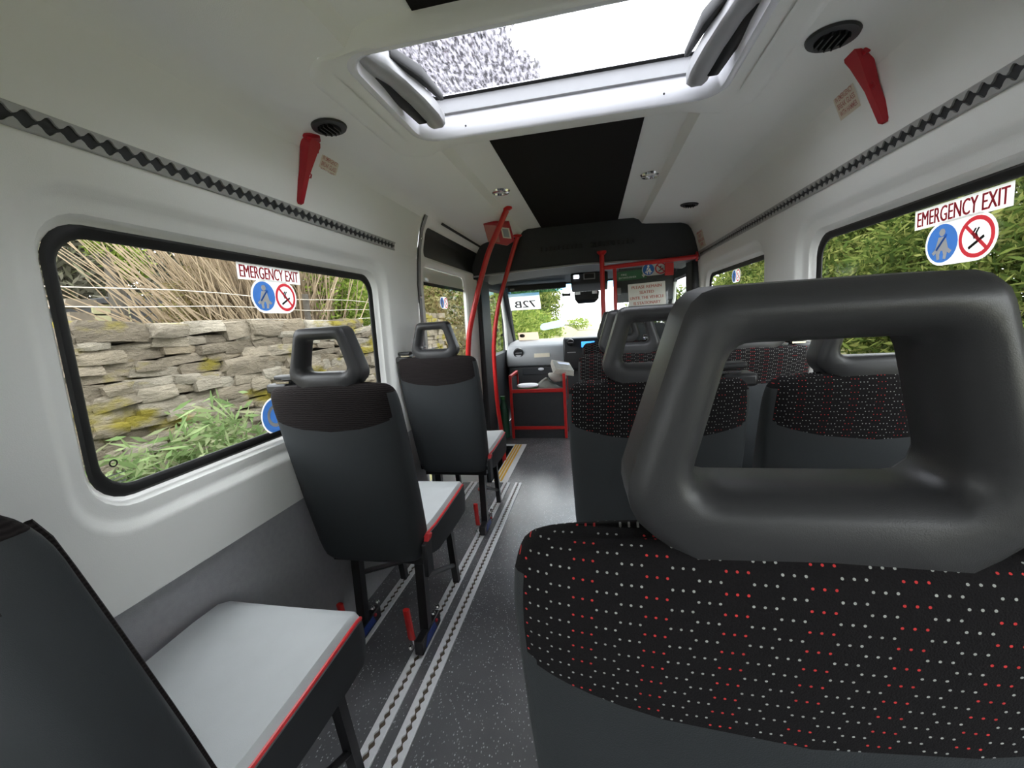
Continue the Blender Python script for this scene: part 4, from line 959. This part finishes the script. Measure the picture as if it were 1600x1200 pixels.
# verge plants in front of the wall
def strip(x0, x1, y0, y1, z0, z1): return lambda r, n: np.stack([r.uniform(x0, x1, n), r.uniform(y0, y1, n), z0+(z1-z0)*r.random(n)**1.5], 1)
vp = thing('verge_plants', 'pale green plants growing at the foot of the stone wall', 'plants', (-2.42, 2.2, -.3))
V, F = leaves(9000, blob_sampler([(0, -.55, .55), (.05, -.1, .62), (0, .35, .45), (.1, .9, .25), (0, -1.0, .45), (.1, 1.6, .2)], [(.2, .35, .35), (.2, .35, .4), (.2, .4, .3), (.2, .4, .3), (.2, .4, .35), (.2, .5, .3)]), .024, (1.2, 3), 21); foliage('leaves', 'verge_leaf', V, F, vp)
V, F = leaves(2500, blob_sampler([(0, -.5, .1), (0, .6, .1)], [(.1, .5, .3), (.1, .5, .3)]), .05, (1.4, 2.5), 22); foliage('stalks', 'verge_leaf', V, F, vp)
# ahead on the left
shrub('lane_hedge', 'bright green leafy hedge left of the road ahead', 'hedge', (-3.2, 18, GZ+.3), [((-3.6, 15.5, .8), (.9, 1.6, 1.7)), ((-3.5, 18, .6), (.9, 1.6, 1.5)), ((-3.5, 21.5, .5), (.9, 2.2, 1.3)), ((-3.4, 26, .4), (.9, 2.4, 1.1)), ((-3.3, 32, .3), (1.0, 3, 1.0)), ((-2.0, 56, .2), (1.8, 3, .8))], 12000, .10, 'bright_leaf', 31)
shrub('tall_lane_tree', 'tall green tree above the hedge left of the road', 'tree', (-5.0, 20, GZ+.6), [((-5.0, 17, 3.2), (1.6, 2.5, 2.6)), ((-5.0, 21, 3.6), (1.6, 2.6, 2.9)), ((-5.2, 28, 3.2), (1.6, 3, 3.2)), ((-5.2, 36, 3.4), (1.8, 4, 3.6)), ((-5.4, 46, 3.6), (2.0, 5, 4.0))], 26000, .17, 'hedge_leaf', 32)
shrub('far_copse', 'far trees closing the end of the road', 'tree', (9, 52, GZ+.3), [((6, 52, .9), (2.5, 3, 1.5)), ((10, 50, 1.6), (3, 3, 2.2)), ((14, 47, 2.6), (3, 4, 3))], 5000, .24, 'hedge_leaf', 33)
# right-hand hedge bank
for k, (ya, yb, lab) in enumerate(((.0, 4.2, 'dark green hedge bank outside the large right window'), (4.2, 9.0, 'green hedge bank outside the front right window'), (9.0, 17, 'hedge right of the road ahead'))):
    bl = []; y = ya
    while y < yb: bl.append(((5.0+rr.uniform(-.2, .25), y+.6, GZ+1.7+rr.uniform(-.2, .25)), (.8, 1.0, 1.25))); bl.append(((5.9+rr.uniform(-.3, .3), y+.6, 2.3+rr.uniform(-.2, .6)), (1.1, 1.3, 1.5))); y += 1.5
    shrub('bank_hedge', lab, 'hedge', (5.4, (ya+yb)/2, GZ+.8), bl, int(6500*len(bl)), .048, 'hedge_leaf', 40+k, stretch=(1, 2.6), group='hedges along the right-hand bank')
# tree overhanging the skylight on the left
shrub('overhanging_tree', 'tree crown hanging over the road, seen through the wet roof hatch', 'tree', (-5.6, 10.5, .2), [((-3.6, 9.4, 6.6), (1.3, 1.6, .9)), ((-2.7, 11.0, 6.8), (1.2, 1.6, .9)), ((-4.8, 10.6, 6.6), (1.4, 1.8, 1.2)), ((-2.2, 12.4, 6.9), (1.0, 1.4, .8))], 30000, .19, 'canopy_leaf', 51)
